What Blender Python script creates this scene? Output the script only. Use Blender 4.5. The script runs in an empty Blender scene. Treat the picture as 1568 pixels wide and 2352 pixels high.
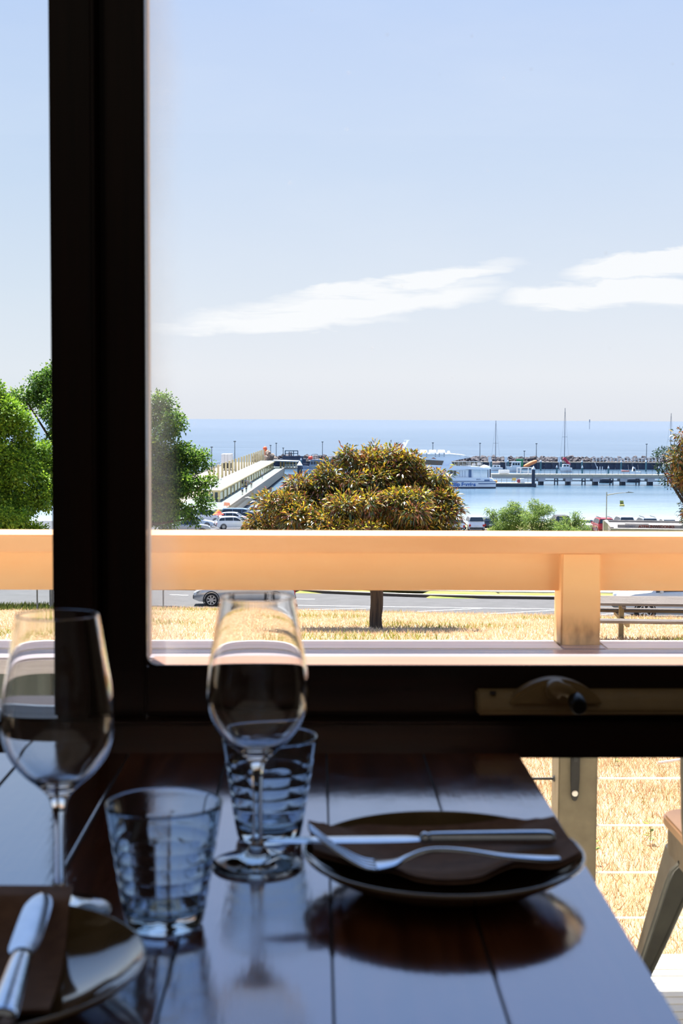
import bpy, bmesh, math, random
import numpy as np
from math import sin, cos, pi, sqrt, atan2, radians as R
from mathutils import Vector as V, Matrix

# ------------------------------------------------------------------ camera
F_PX = 50.0 / 36.0 * 2352
CAM = V((0, 0, 1.11))
YAW, PITCH, ROLL = 0.028, math.atan((1176 - 962.3) / F_PX), 0.0052
fw = V((sin(YAW) * cos(PITCH), cos(YAW) * cos(PITCH), -sin(PITCH)))
r0 = V((cos(YAW), -sin(YAW), 0)); u0 = r0.cross(fw)
rt = r0 * cos(ROLL) + u0 * sin(ROLL); up = u0 * cos(ROLL) - r0 * sin(ROLL)
SC = bpy.context.scene
COL = SC.collection
cam_data = bpy.data.cameras.new('camera')
cam = bpy.data.objects.new('camera', cam_data); COL.objects.link(cam)
cam_data.sensor_fit = 'VERTICAL'; cam_data.sensor_height = 36; cam_data.lens = 50
cam_data.clip_start = 0.05; cam_data.clip_end = 60000
cam_data.dof.use_dof = True; cam_data.dof.focus_distance = 14.0; cam_data.dof.aperture_fstop = 13.5
mw = Matrix((rt, up, -fw)).transposed().to_4x4(); mw.translation = CAM
cam.matrix_world = mw
SC.camera = cam

def ray(px, py): return fw + rt * ((px - 784) / F_PX) - up * ((py - 1176) / F_PX)
def on_z(px, py, z): d = ray(px, py); return CAM + d * ((z - CAM.z) / d.z)
def on_y(px, py, y): d = ray(px, py); return CAM + d * ((y - CAM.y) / d.y)
def at(px, y): return on_y(px, 1100, y).x          # world x of an image column at distance y
def zat(py, y, px=784): return on_y(px, py, y).z   # world z of an image row at distance y

# ------------------------------------------------------------------ colour helpers
def lin(c): return tuple((v / 255 / 12.92) if v / 255 <= .04045 else ((v / 255 + .055) / 1.055) ** 2.4 for v in c)
def rgba(c): return (*lin(c), 1.0)

# ------------------------------------------------------------------ world: hazy summer sky with thin cirrus
world = bpy.data.worlds.new('sky'); SC.world = world; world.use_nodes = True
wt = world.node_tree; wt.nodes.clear()
def wn(t, **k):
    n = wt.nodes.new(t)
    for a, b in k.items(): setattr(n, a, b)
    return n
def wmath(op, a, b=None, c=None, clamp=False):
    n = wn('ShaderNodeMath', operation=op, use_clamp=clamp)
    for i, v in enumerate((a, b, c)):
        if v is None: continue
        if isinstance(v, (int, float)): n.inputs[i].default_value = v
        else: wt.links.new(v, n.inputs[i])
    return n.outputs[0]
tc = wn('ShaderNodeTexCoord'); sx = wn('ShaderNodeSeparateXYZ'); wt.links.new(tc.outputs['Generated'], sx.inputs[0])
ramp = wn('ShaderNodeValToRGB'); wt.links.new(sx.outputs[2], ramp.inputs[0])
stops = [(0.0, (229, 231, 237)), (.03, (236, 238, 242)), (.085, (225, 233, 243)), (.17, (208, 223, 244)), (.26, (197, 215, 245)), (.33, (180, 207, 249)), (.5, (162, 198, 253)), (1.0, (146, 188, 255))]
el = ramp.color_ramp.elements
el[0].position, el[0].color = stops[0][0], rgba(stops[0][1]); el[1].position, el[1].color = stops[-1][0], rgba(stops[-1][1])
for p, c in stops[1:-1]: e = el.new(p); e.color = rgba(c)
az = wmath('DIVIDE', sx.outputs[0], wmath('MAXIMUM', sx.outputs[1], .02)); ez = wmath('DIVIDE', sx.outputs[2], wmath('MAXIMUM', sx.outputs[1], .02))
cxy = wn('ShaderNodeCombineXYZ'); wt.links.new(az, cxy.inputs[0]); wt.links.new(ez, cxy.inputs[1])
def noise(vec, rotz, scx, scy, scale, detail=6, dist=0.0):
    m = wn('ShaderNodeMapping'); m.inputs['Rotation'].default_value = (0, 0, rotz); m.inputs['Scale'].default_value = (scx, scy, 1)
    wt.links.new(vec, m.inputs[0]); n = wn('ShaderNodeTexNoise'); n.inputs['Scale'].default_value = scale; n.inputs['Detail'].default_value = detail
    n.inputs['Distortion'].default_value = dist; n.inputs['Roughness'].default_value = .6
    wt.links.new(m.outputs[0], n.inputs['Vector']); return n.outputs['Fac']
wisps = noise(cxy.outputs[0], .13, 5, 42, 2.2, 7, .5)
edge = noise(cxy.outputs[0], .1, 4, 16, 4.0, 5, .3)
mask = None
# long cirrus streaks above the sea: centre (az, el), tilt, half length, half height
for (a0, e0, tilt, la, lb, amp) in [(.030, .079, .11, .125, .0125, 1.2), (.062, .0935, .15, .100, .0085, 1.2), (.226, .0885, .05, .092, .0115, 1.9), (.262, .1125, .13, .086, .0115, 1.9), (-.02, .066, .04, .10, .006, .8)]:
    da = wmath('SUBTRACT', az, a0); de = wmath('SUBTRACT', ez, e0)
    u = wmath('ADD', wmath('MULTIPLY', da, cos(tilt)), wmath('MULTIPLY', de, sin(tilt)))
    v = wmath('SUBTRACT', wmath('MULTIPLY', de, cos(tilt)), wmath('MULTIPLY', da, sin(tilt)))
    v = wmath('ADD', v, wmath('MULTIPLY', wmath('SUBTRACT', edge, .5), .022))
    q = wmath('ADD', wmath('POWER', wmath('ABSOLUTE', wmath('DIVIDE', u, la)), 2.0), wmath('POWER', wmath('ABSOLUTE', wmath('DIVIDE', v, lb)), 2.0))
    m = wmath('MULTIPLY', wmath('SUBTRACT', 1.0, q, clamp=True), amp)
    mask = m if mask is None else wmath('MAXIMUM', mask, m)
fine = wmath('MULTIPLY_ADD', wisps, 3.2, -.72, clamp=True)
cl = wmath('MULTIPLY', wmath('MULTIPLY', mask, 1.5), fine, clamp=True)
veil = wmath('MULTIPLY', wmath('MULTIPLY_ADD', noise(cxy.outputs[0], .1, 2, 6, 2.0, 5), 2.2, -1.0, clamp=True), .16)
cl = wmath('MAXIMUM', cl, veil)
front = wmath('GREATER_THAN', sx.outputs[1], .05)
cl = wmath('MULTIPLY', wmath('MULTIPLY', cl, front), .92)
mixc = wn('ShaderNodeMix', data_type='RGBA'); wt.links.new(cl, mixc.inputs['Factor']); wt.links.new(ramp.outputs[0], mixc.inputs['A']); mixc.inputs['B'].default_value = (.985, .985, .985, 1)
bg = wn('ShaderNodeBackground'); wt.links.new(mixc.outputs['Result'], bg.inputs[0]); bg.inputs[1].default_value = 1.15
wo = wn('ShaderNodeOutputWorld'); wt.links.new(bg.outputs[0], wo.inputs[0])

# ------------------------------------------------------------------ sun: high, beyond the bay and slightly to the left
sun_d = bpy.data.lights.new('sun', 'SUN'); sun_d.energy = 15.0; sun_d.angle = R(.53); sun_d.color = (1.0, .965, .90)
sun = bpy.data.objects.new('sun', sun_d); COL.objects.link(sun)
SUN_EL, SUN_AZ = R(70), R(-22)
sd = V((sin(SUN_AZ) * cos(SUN_EL), cos(SUN_AZ) * cos(SUN_EL), sin(SUN_EL)))
sun.rotation_euler = sd.to_track_quat('Z', 'Y').to_euler(); sun.location = (0, 20, 40)

# unseen warm area light added under the ceiling to brighten the dark interior
for lx, ly in ((.2, -1.2),):
    ld = bpy.data.lights.new('ceiling_fill', 'AREA'); ld.shape = 'RECTANGLE'; ld.size = 6.0; ld.size_y = 4.6; ld.energy = 13; ld.color = (1.0, .88, .74)
    lo_ = bpy.data.objects.new('ceiling_fill', ld); COL.objects.link(lo_); lo_.location = (lx, ly, 2.44)
vs = SC.view_settings; SC.display_settings.display_device = 'sRGB'
vs.view_transform = 'Standard'; vs.look = 'None'; vs.gamma = 1.0; vs.use_curve_mapping = False; vs.exposure = 0.0
SC.cycles.transparent_max_bounces = 24; SC.cycles.transmission_bounces = 20; SC.cycles.max_bounces = 24

# ------------------------------------------------------------------ mesh builder
class MB:
    def __init__(s): s.v = []; s.f = []
    def add(s, vs, fs):
        o = len(s.v); s.v += [tuple(p) for p in vs]; s.f += [tuple(i + o for i in f) for f in fs]; return s
    def box(s, x0, x1, y0, y1, z0, z1):
        vs = [(x, y, z) for x in (x0, x1) for y in (y0, y1) for z in (z0, z1)]
        return s.add(vs, [(0, 1, 3, 2), (4, 6, 7, 5), (0, 4, 5, 1), (2, 3, 7, 6), (0, 2, 6, 4), (1, 5, 7, 3)])
    def beam(s, p0, p1, w, h, upv=(0, 0, 1)):
        p0, p1 = V(p0), V(p1); d = (p1 - p0).normalized(); a = d.cross(V(upv))
        if a.length < 1e-5: a = d.cross(V((0, 1, 0)))
        a.normalize(); b = a.cross(d); a = a * (w / 2); b = b * (h / 2)
        vs = [q + sa * a + sb * b for q in (p0, p1) for sa in (-1, 1) for sb in (-1, 1)]
        return s.add(vs, [(0, 1, 3, 2), (4, 6, 7, 5), (0, 4, 5, 1), (2, 3, 7, 6), (0, 2, 6, 4), (1, 5, 7, 3)])
    def tube(s, pts, rad, n=8, caps=True, flat=1.0, upv=(0, 0, 1)):
        pts = [V(p) for p in pts]; k = len(pts)
        rad = rad if isinstance(rad, (list, tuple)) else [rad] * k
        vs = []
        for i, p in enumerate(pts):
            d = (pts[min(i + 1, k - 1)] - pts[max(i - 1, 0)]).normalized()
            if i == 0:
                a = d.cross(V(upv))
                if a.length < .2: a = d.cross(V((0.3, 1, 0)))
            else: a = a - d * a.dot(d)                 # carry the frame along so that it never flips
            a.normalize(); b = a.cross(d)
            for j in range(n):
                t = 2 * pi * j / n; vs.append(p + a * (rad[i] * cos(t)) + b * (rad[i] * flat * sin(t)))
        fs = [(i * n + j, i * n + (j + 1) % n, (i + 1) * n + (j + 1) % n, (i + 1) * n + j) for i in range(k - 1) for j in range(n)]
        if caps: fs += [tuple(range(n))[::-1], tuple(range((k - 1) * n, k * n))]
        return s.add(vs, fs)
    def lathe(s, prof, n=32, c=(0, 0, 0), mod=None):
        vs = []; fs = []; k = len(prof)
        for i, (r, z) in enumerate(prof):
            for j in range(n):
                t = 2 * pi * j / n; rr = r + (mod(i, t) if mod else 0)
                vs.append((c[0] + rr * cos(t), c[1] + rr * sin(t), c[2] + z))
        fs = [(i * n + j, i * n + (j + 1) % n, (i + 1) * n + (j + 1) % n, (i + 1) * n + j) for i in range(k - 1) for j in range(n)]
        return s.add(vs, fs)
    def prism(s, poly, a, b, axis='y'):
        """poly: 2-D outline; extruded from a to b along axis (x: poly is (y,z); y: (x,z); z: (x,y))."""
        n = len(poly)
        def P(p, t): return {'x': (t, p[0], p[1]), 'y': (p[0], t, p[1]), 'z': (p[0], p[1], t)}[axis]
        vs = [P(p, a) for p in poly] + [P(p, b) for p in poly]
        return s.add(vs, [tuple(range(n))[::-1], tuple(range(n, 2 * n))] + [(i, (i + 1) % n, n + (i + 1) % n, n + i) for i in range(n)])
    def loft(s, rings, caps=True, closed=True):
        n = len(rings[0]); vs = [p for r in rings for p in r]
        m = n if closed else n - 1
        fs = [(i * n + j, i * n + (j + 1) % n, (i + 1) * n + (j + 1) % n, (i + 1) * n + j) for i in range(len(rings) - 1) for j in range(m)]
        if caps: fs += [tuple(range(n))[::-1], tuple(range((len(rings) - 1) * n, len(rings) * n))]
        return s.add(vs, fs)
    def sphere(s, c, r, nu=12, nv=8, sc=(1, 1, 1)):
        prof = [(r * sin(pi * i / nv) + 1e-5, -r * cos(pi * i / nv)) for i in range(nv + 1)]
        o = len(s.v); s.lathe(prof, nu)
        for i in range(o, len(s.v)): x, y, z = s.v[i]; s.v[i] = (c[0] + x * sc[0], c[1] + y * sc[1], c[2] + z * sc[2])
        return s
    def move(s, M, o=0):
        for i in range(o, len(s.v)): s.v[i] = tuple(M @ V(s.v[i]))
        return s
    def build(s, name, m, parent=None, smooth=False, bevel=0, kind=None, label=None, fixn=True):
        me = bpy.data.meshes.new(name); me.from_pydata(s.v, [], s.f)
        if fixn:
            bm = bmesh.new(); bm.from_mesh(me)
            bmesh.ops.remove_doubles(bm, verts=bm.verts, dist=1e-6)
            bmesh.ops.recalc_face_normals(bm, faces=bm.faces)
            if bevel: bmesh.ops.bevel(bm, geom=[e for e in bm.edges if len(e.link_faces) == 2 and e.calc_face_angle(0) > .5], offset=bevel, segments=2, affect='EDGES', clamp_overlap=True)
            bm.to_mesh(me); bm.free()
        if smooth:
            me.polygons.foreach_set('use_smooth', [True] * len(me.polygons))
            if smooth != 'all': me.set_sharp_from_angle(angle=R(smooth if smooth is not True else 40))
        me.materials.append(m)
        o = bpy.data.objects.new(name, me); COL.objects.link(o)
        if parent is not None: o.parent = parent
        if kind: o['kind'] = kind
        if label: o['label'] = label
        return o

def tag(o, label, cat=None, group=None, kind=None):
    o['label'] = label
    if cat: o['category'] = cat
    if group: o['group'] = group
    if kind: o['kind'] = kind
    return o
def thing(name, label, cat, loc=(0, 0, 0), rz=0, group=None, kind=None):
    o = bpy.data.objects.new(name, None); COL.objects.link(o); o.empty_display_size = .1
    o.location = loc; o.rotation_euler = (0, 0, rz); return tag(o, label, cat, group, kind)
def setting(name, loc=(0, 0, 0), rz=0, label=None):
    o = bpy.data.objects.new(name, None); COL.objects.link(o); o.location = loc; o.rotation_euler = (0, 0, rz); o['kind'] = 'structure'
    if label: o['label'] = label
    return o
def struct(o, label=None):
    o['kind'] = 'structure'
    if label: o['label'] = label
    return o
def copy_tree(o, parent=None):
    c = o.copy(); COL.objects.link(c); c.parent = parent
    for ch in list(o.children): copy_tree(ch, c)
    return c
def inst(src, loc, parent=None, rot=None, sc=None):
    c = src.copy(); COL.objects.link(c); c.location = loc
    if parent is not None: c.parent = parent
    if rot is not None: c.rotation_euler = rot
    if sc is not None: c.scale = sc
    return c
def smooth_prof(p, k=4):
    out = []
    for i in range(len(p) - 1):
        a, b, c, d = p[max(i - 1, 0)], p[i], p[i + 1], p[min(i + 2, len(p) - 1)]
        for j in range(k):
            t = j / k
            out.append(tuple(.5 * (2 * b[q] + (c[q] - a[q]) * t + (2 * a[q] - 5 * b[q] + 4 * c[q] - d[q]) * t * t + (3 * b[q] - a[q] - 3 * c[q] + d[q]) * t ** 3) for q in range(len(b))))
    return out + [tuple(p[-1])]

# ------------------------------------------------------------------ materials
def mat(name, col, rough=.5, metal=0.0, ior=1.5, col2=None, nscale=(8, 8, 8), namt=1.0, bump=0.0, bscale=None, spec=.5, trans=None, detail=4, objrand=0.0, coords='Object', ramp=(.35, .65), coat=0, rvar=0):
    m = bpy.data.materials.new(name); m.use_nodes = True; t = m.node_tree; p = t.nodes['Principled BSDF']
    p.inputs['Base Color'].default_value = rgba(col); p.inputs['Roughness'].default_value = rough; p.inputs['Metallic'].default_value = metal
    p.inputs['IOR'].default_value = ior; p.inputs['Specular IOR Level'].default_value = spec; p.inputs['Coat Weight'].default_value = coat
    src = None
    if col2 or bump or rvar:
        c = t.nodes.new('ShaderNodeTexCoord'); mp = t.nodes.new('ShaderNodeMapping'); mp.inputs['Scale'].default_value = nscale
        t.links.new(c.outputs[coords], mp.inputs[0])
        if objrand:
            oi = t.nodes.new('ShaderNodeObjectInfo'); vm = t.nodes.new('ShaderNodeVectorMath'); vm.operation = 'SCALE'; vm.inputs[0].default_value = (37, 53, 71)
            t.links.new(oi.outputs['Random'], vm.inputs['Scale']); t.links.new(vm.outputs[0], mp.inputs['Location'])
        n = t.nodes.new('ShaderNodeTexNoise'); n.inputs['Scale'].default_value = 1; n.inputs['Detail'].default_value = detail; n.inputs['Roughness'].default_value = .6
        t.links.new(mp.outputs[0], n.inputs['Vector']); src = n.outputs['Fac']
    if col2:
        mr = t.nodes.new('ShaderNodeMapRange'); mr.inputs[1].default_value, mr.inputs[2].default_value = ramp; mr.inputs[4].default_value = namt
        t.links.new(src, mr.inputs[0])
        mx = t.nodes.new('ShaderNodeMix'); mx.data_type = 'RGBA'; mx.inputs['A'].default_value = rgba(col); mx.inputs['B'].default_value = rgba(col2)
        t.links.new(mr.outputs[0], mx.inputs['Factor']); out = mx.outputs['Result']
        if objrand:
            hs = t.nodes.new('ShaderNodeHueSaturation'); mr2 = t.nodes.new('ShaderNodeMapRange'); mr2.inputs[3].default_value = 1 - objrand; mr2.inputs[4].default_value = 1 + objrand
            t.links.new(oi.outputs['Random'], mr2.inputs[0]); t.links.new(mr2.outputs[0], hs.inputs['Value']); t.links.new(out, hs.inputs['Color']); out = hs.outputs[0]
        t.links.new(out, p.inputs['Base Color'])
    if rvar:
        mr3 = t.nodes.new('ShaderNodeMapRange'); mr3.inputs[1].default_value, mr3.inputs[2].default_value = .3, .7; mr3.inputs[3].default_value = rough; mr3.inputs[4].default_value = rough + rvar
        t.links.new(src, mr3.inputs[0]); t.links.new(mr3.outputs[0], p.inputs['Roughness'])
    if bump:
        b = t.nodes.new('ShaderNodeBump'); b.inputs['Strength'].default_value = bump; b.inputs['Distance'].default_value = bscale or .002
        t.links.new(src, b.inputs['Height']); t.links.new(b.outputs[0], p.inputs['Normal'])
    return m
def leaf_mat(name, rough=.42, transl=.35, spec=.5):
    m = bpy.data.materials.new(name); m.use_nodes = True; t = m.node_tree; p = t.nodes['Principled BSDF']
    a = t.nodes.new('ShaderNodeAttribute'); a.attribute_name = 'tint'
    p.inputs['Roughness'].default_value = rough; p.inputs['Specular IOR Level'].default_value = spec
    t.links.new(a.outputs['Color'], p.inputs['Base Color'])
    tr = t.nodes.new('ShaderNodeBsdfTranslucent'); t.links.new(a.outputs['Color'], tr.inputs[0])
    mx = t.nodes.new('ShaderNodeMixShader'); mx.inputs[0].default_value = transl
    t.links.new(p.outputs[0], mx.inputs[1]); t.links.new(tr.outputs[0], mx.inputs[2]); t.links.new(mx.outputs[0], t.nodes['Material Output'].inputs[0])
    return m
def glass_mat(name, col=(255, 255, 255), ior=1.5):
    m = bpy.data.materials.new(name); m.use_nodes = True; t = m.node_tree; t.nodes.remove(t.nodes['Principled BSDF'])
    g = t.nodes.new('ShaderNodeBsdfGlass'); g.inputs['Color'].default_value = rgba(col); g.inputs['Roughness'].default_value = 0; g.inputs['IOR'].default_value = ior
    t.links.new(g.outputs[0], t.nodes['Material Output'].inputs[0]); return m
def pane_mat(name, tint=(255, 255, 255), smudge=None, refl=1.0):
    """thin flat glazing: transparent, with a Fresnel reflection and faint smears of dried salt"""
    m = bpy.data.materials.new(name); m.use_nodes = True; t = m.node_tree; t.nodes.remove(t.nodes['Principled BSDF'])
    tr = t.nodes.new('ShaderNodeBsdfTransparent'); tr.inputs[0].default_value = rgba(tint)
    gl = t.nodes.new('ShaderNodeBsdfGlossy'); gl.inputs['Roughness'].default_value = 0
    fr = t.nodes.new('ShaderNodeFresnel'); fr.inputs[0].default_value = 1.45
    mu = t.nodes.new('ShaderNodeMath'); mu.operation = 'MULTIPLY'; mu.inputs[1].default_value = refl; t.links.new(fr.outputs[0], mu.inputs[0])
    mx = t.nodes.new('ShaderNodeMixShader'); t.links.new(mu.outputs[0], mx.inputs[0]); t.links.new(tr.outputs[0], mx.inputs[1]); t.links.new(gl.outputs[0], mx.inputs[2])
    out = mx.outputs[0]
    if smudge:
        # (x0, falloff) : salt film on the pane that thins away from the stile, plus small spots
        tcn = t.nodes.new('ShaderNodeTexCoord'); sp = t.nodes.new('ShaderNodeSeparateXYZ'); t.links.new(tcn.outputs['Object'], sp.inputs[0])
        n1 = t.nodes.new('ShaderNodeTexNoise'); n1.inputs['Scale'].default_value = 9; n1.inputs['Detail'].default_value = 3
        mp = t.nodes.new('ShaderNodeMapping'); mp.inputs['Scale'].default_value = (1.2, 1, .7); t.links.new(tcn.outputs['Object'], mp.inputs[0]); t.links.new(mp.outputs[0], n1.inputs['Vector'])
        md = t.nodes.new('ShaderNodeMath'); md.operation = 'MULTIPLY_ADD'; md.inputs[1].default_value = .05; t.links.new(n1.outputs[0], md.inputs[0]); t.links.new(sp.outputs[0], md.inputs[2])
        mr = t.nodes.new('ShaderNodeMapRange'); mr.interpolation_type = 'SMOOTHSTEP'; mr.inputs[1].default_value = smudge[0] + .025; mr.inputs[2].default_value = smudge[0] + .025 + smudge[1]; mr.inputs[3].default_value = smudge[2]; mr.inputs[4].default_value = 0.0
        t.links.new(md.outputs[0], mr.inputs[0])
        vo = t.nodes.new('ShaderNodeTexVoronoi'); vo.inputs['Scale'].default_value = 16; t.links.new(tcn.outputs['Object'], vo.inputs['Vector'])
        m2 = t.nodes.new('ShaderNodeMapRange'); m2.inputs[1].default_value = .045; m2.inputs[2].default_value = .02; m2.inputs[3].default_value = 0; m2.inputs[4].default_value = .12; t.links.new(vo.outputs['Distance'], m2.inputs[0])
        mm = t.nodes.new('ShaderNodeMath'); mm.operation = 'MAXIMUM'; t.links.new(mr.outputs[0], mm.inputs[0]); t.links.new(m2.outputs[0], mm.inputs[1])
        df = t.nodes.new('ShaderNodeBsdfTranslucent'); df.inputs[0].default_value = (.85, .85, .85, 1)
        mx2 = t.nodes.new('ShaderNodeMixShader'); t.links.new(mm.outputs[0], mx2.inputs[0]); t.links.new(out, mx2.inputs[1]); t.links.new(df.outputs[0], mx2.inputs[2]); out = mx2.outputs[0]
    t.links.new(out, t.nodes['Material Output'].inputs[0]); return m

MT = {}
MT['frame'] = mat('dark_stained_timber', (46, 22, 14), .38, col2=(26, 12, 8), nscale=(60, 60, 3), rvar=.1)
MT['frame_h'] = mat('dark_stained_timber_rail', (40, 20, 13), .38, col2=(24, 11, 8), nscale=(3, 60, 60), rvar=.1)
MT['bead'] = mat('sunlit_bead_timber', (156, 118, 94), .5, col2=(142, 102, 80), nscale=(6, 60, 60))
MT['bead_v'] = mat('jamb_bead_timber', (226, 205, 190), .5, col2=(205, 175, 155), nscale=(60, 60, 6))
MT['wall'] = mat('interior_plaster', (122, 112, 98), .8, col2=(112, 103, 90), nscale=(3, 3, 3), bump=.1)
MT['facade'] = mat('cream_bounce_paint', (244, 238, 224), .7, col2=(236, 229, 214), nscale=(3, 3, 9))  # unseen outer wall kept pale to bounce light onto the railing
MT['ceiling'] = mat('ceiling_paint', (96, 90, 82), .85, col2=(88, 82, 75), nscale=(3, 3, 3))
MT['floor'] = mat('floor_boards', (92, 60, 42), .4, col2=(70, 44, 30), nscale=(20, 1.5, 5))
MT['glass'] = glass_mat('clear_glass')
MT['tumbler'] = glass_mat('pressed_glass', (240, 246, 250))
MT['steel'] = mat('polished_steel', (206, 218, 236), .14, 1.0, col2=(194, 208, 228), nscale=(60, 60, 60))
MT['ceramic'] = mat('olive_brown_glaze', (112, 94, 66), .09, ior=1.9, col2=(100, 84, 58), nscale=(40, 40, 40), coat=1.0)
MT['napkin'] = mat('brown_paper', (140, 110, 94), .85, col2=(124, 96, 82), nscale=(90, 90, 90), bump=.25, bscale=.0006)
MT['cream_metal'] = mat('cream_powder_coat', (160, 136, 94), .45, col2=(150, 126, 86), nscale=(30, 30, 30))
MT['black'] = mat('black_plastic', (16, 15, 15), .4, col2=(22, 20, 20), nscale=(20, 20, 20))
# ================================================================== ROOM AND WINDOW
TZ = 0.75                                   # table top height
YF, YS = 1.595, 1.62                        # inner faces of the frame and of the sash
WX0, WX1 = -1.25, 1.25
post_l, post_r = at(118, YF), at(219, YF)
st_l, st_r = at(244, YS), at(334, YS)
rail_z = zat(1529, YS); sill_top, sill_bot = zat(1658, YF), zat(1743, YF)
struct(MB().box(-3.2, 3.6, -4.0, 1.755, -.12, 0).build('floor', MT['floor']))
struct(MB().box(-3.2, 3.6, -4.0, 1.755, 2.46, 2.56).build('ceiling', MT['ceiling']))
struct(MB().box(-3.3, -3.2, -4.0, 1.755, 0, 2.46).build('wall_left', MT['wall']))
struct(MB().box(3.6, 3.7, -4.0, 1.755, 0, 2.46).build('wall_right', MT['wall']))
struct(MB().box(-3.2, 3.6, -4.1, -4.0, 0, 2.46).build('wall_back', MT['wall']))
wf = MB().box(-3.2, WX0, 1.635, 1.755, 0, 2.46).box(WX1, 3.6, 1.635, 1.755, 0, 2.46).box(WX0, WX1, 1.635, 1.755, 2.26, 2.46).box(WX0, WX1, 1.635, 1.755, 0, .10)
wf.box(WX0, -.55, 1.635, 1.755, .10, sill_bot - .0005)  # unseen wall infill, added to bounce sunlight onto the railing
struct(wf.build('wall_front', MT['facade']))
struct(MB().box(post_l, post_r, YF, 1.735, sill_top, 2.26).build('trim_1', MT['frame'], bevel=.004, smooth=True), 'dark stained timber window post between the two panes')
struct(MB().box(post_r + .0005, st_l + .012, 1.64, 1.73, sill_top, 2.26).build('trim_2', MT['frame'], bevel=.002), 'recessed dark jamb strip beside the post')
struct(MB().box(WX0, WX1, YF, 1.735, sill_bot, sill_top - .0005).build('trim_3', MT['frame_h'], bevel=.003, smooth=True), 'dark timber sill beam under both panes')
struct(MB().box(WX0, WX1, YF, 1.735, 2.2, 2.26).build('trim_4', MT['frame_h'], bevel=.003))
struct(MB().box(WX0, WX1, 1.635, 1.735, .10, .16).build('trim_5', MT['frame_h'], bevel=.003))
EXT = on_y(784, 1507, 1.697)
w1 = setting('window_1', (0, 0, 0), label='fixed pane left of the timber post')
MB().box(WX0, post_l - .0005, 1.665, 1.671, sill_top, 2.2).build('glass_pane', pane_mat('fixed_pane', (246, 249, 251)), w1, fixn=True)
w2 = setting('window_2', label='wind-out sash with a dark timber frame')
sash_x1 = 1.10
MB().box(st_l, st_r, YS, 1.66, sill_top + .0003, 2.19).build('sash_stile', MT['frame'], w2, bevel=.003, smooth=True)
MB().box(sash_x1, sash_x1 + .06, YS, 1.66, sill_top + .0003, 2.19).build('sash_stile', MT['frame'], w2, bevel=.003)
MB().box(st_r + .0004, sash_x1 - .0004, YS, 1.629, sill_top + .0003, rail_z).build('sash_rail', MT['frame_h'], w2, bevel=.0022, smooth=True)
MB().box(st_r + .0004, sash_x1 - .0004, 1.6292, 1.66, sill_top + .0003, rail_z - .0305).build('sash_rail', MT['frame_h'], w2)
MB().box(st_r + .0004, sash_x1 - .0004, YS, 1.66, 2.13, 2.19).build('sash_rail', MT['frame_h'], w2, bevel=.003)
MB().box(st_r + .0004, sash_x1 - .0004, 1.6335, 1.697, rail_z - .03, rail_z - .0015).build('glazing_bead', MT['bead'], w2, bevel=.002, label='sun-bleached outer bead along the bottom of the sash')
MB().box(st_r - .03, st_r - .0005, 1.6605, 1.688, rail_z + .0005, 2.13).build('glazing_bead', MT['bead_v'], w2, bevel=.002, label='pale outer bead along the stile')
# small rounded lump of putty in the corner of the sash
MB().prism([(st_r, rail_z), (st_r + .012, rail_z), (st_r + .006, rail_z + .002), (st_r + .002, rail_z + .006), (st_r, rail_z + .011)], 1.621, 1.6288, 'y').build('corner_putty', MT['frame'], w2)
MB().box(st_r + .0003, sash_x1 - .0003, 1.6295, 1.6332, rail_z - .012, 2.13).build('glass_pane', pane_mat('sash_pane', (250, 251, 252), (st_r, .05, .17)), w2)
struct(MB().box(sash_x1 + .0605, WX1 - .0005, YS, 1.735, sill_top, 2.2).build('trim_6', MT['frame'], bevel=.003), 'dark timber jamb at the far side of the wind-out sash')
w3 = setting('window_3', label='low pane under the sill beam beside the table')
MB().box(-.5495, WX1, 1.683, 1.688, .16, sill_bot).build('glass_pane', pane_mat('low_pane', (252, 252, 252), refl=.6), w3)

# winder on the sash rail
wx0, wx1 = at(1103, YS - .03), at(1103, YS - .03) + .36
wz0, wz1, wzd = zat(1651, YS - .03, 1300), zat(1592, YS - .03, 1300), zat(1559, YS - .035, 1280)
wd = thing('window_winder', 'cream chain winder with a black knob on the window sash rail', 'window winder', (0, 0, 0))
yb = YF - .0008 + 0
y0 = YS - .0005
body = MB()
sec = lambda h: [(y0, wz0 + .004), (y0 - .030, wz0 + .004), (y0 - .034, wz0 + .008), (y0 - .033, wz0 + (h - wz0) * .62), (y0 - .026, wz0 + (h - wz0) * .86), (y0 - .012, h), (y0, h)]
body.prism(sec(wz1), wx0, wx1, 'x')
body.build('housing', MT['cream_metal'], wd, bevel=.0025, smooth=True)
dx0, dx1 = at(1172, y0 - .03), at(1392, y0 - .03)
out = [(dx0, wz1 - .014)] + [(dx0 + (dx1 - dx0) * i / 24, wz1 - .014 + (wzd - wz1 + .014) * sin(pi * i / 24) ** .62) for i in range(1, 24)] + [(dx1, wz1 - .014)]
MB().prism(out, y0 - .0385, y0 - .012, 'y').build('gear_cover', MT['cream_metal'], wd, bevel=.004, smooth=True)
hx, hz = at(1283, y0 - .04), zat(1583, y0 - .04)
MB().tube([(hx, y0 - .038, hz), (hx, y0 - .052, hz)], [.0125, .0115], 20).build('boss', MT['cream_metal'], wd, bevel=.001, smooth=True)
kx, kz = at(1330, y0 - .06), zat(1606, y0 - .06)
MB().tube([(hx - .004, y0 - .052, hz - .001), (hx + .002, y0 - .057, hz + .0045), (hx + .010, y0 - .059, hz + .002), (kx - .003, y0 - .058, kz + .005), (kx, y0 - .056, kz)], [.0095, .0085, .0075, .0065, .006], 14, flat=.6, upv=(0, 1, 0)).build('crank_arm', MT['cream_metal'], wd, smooth=True)
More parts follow.
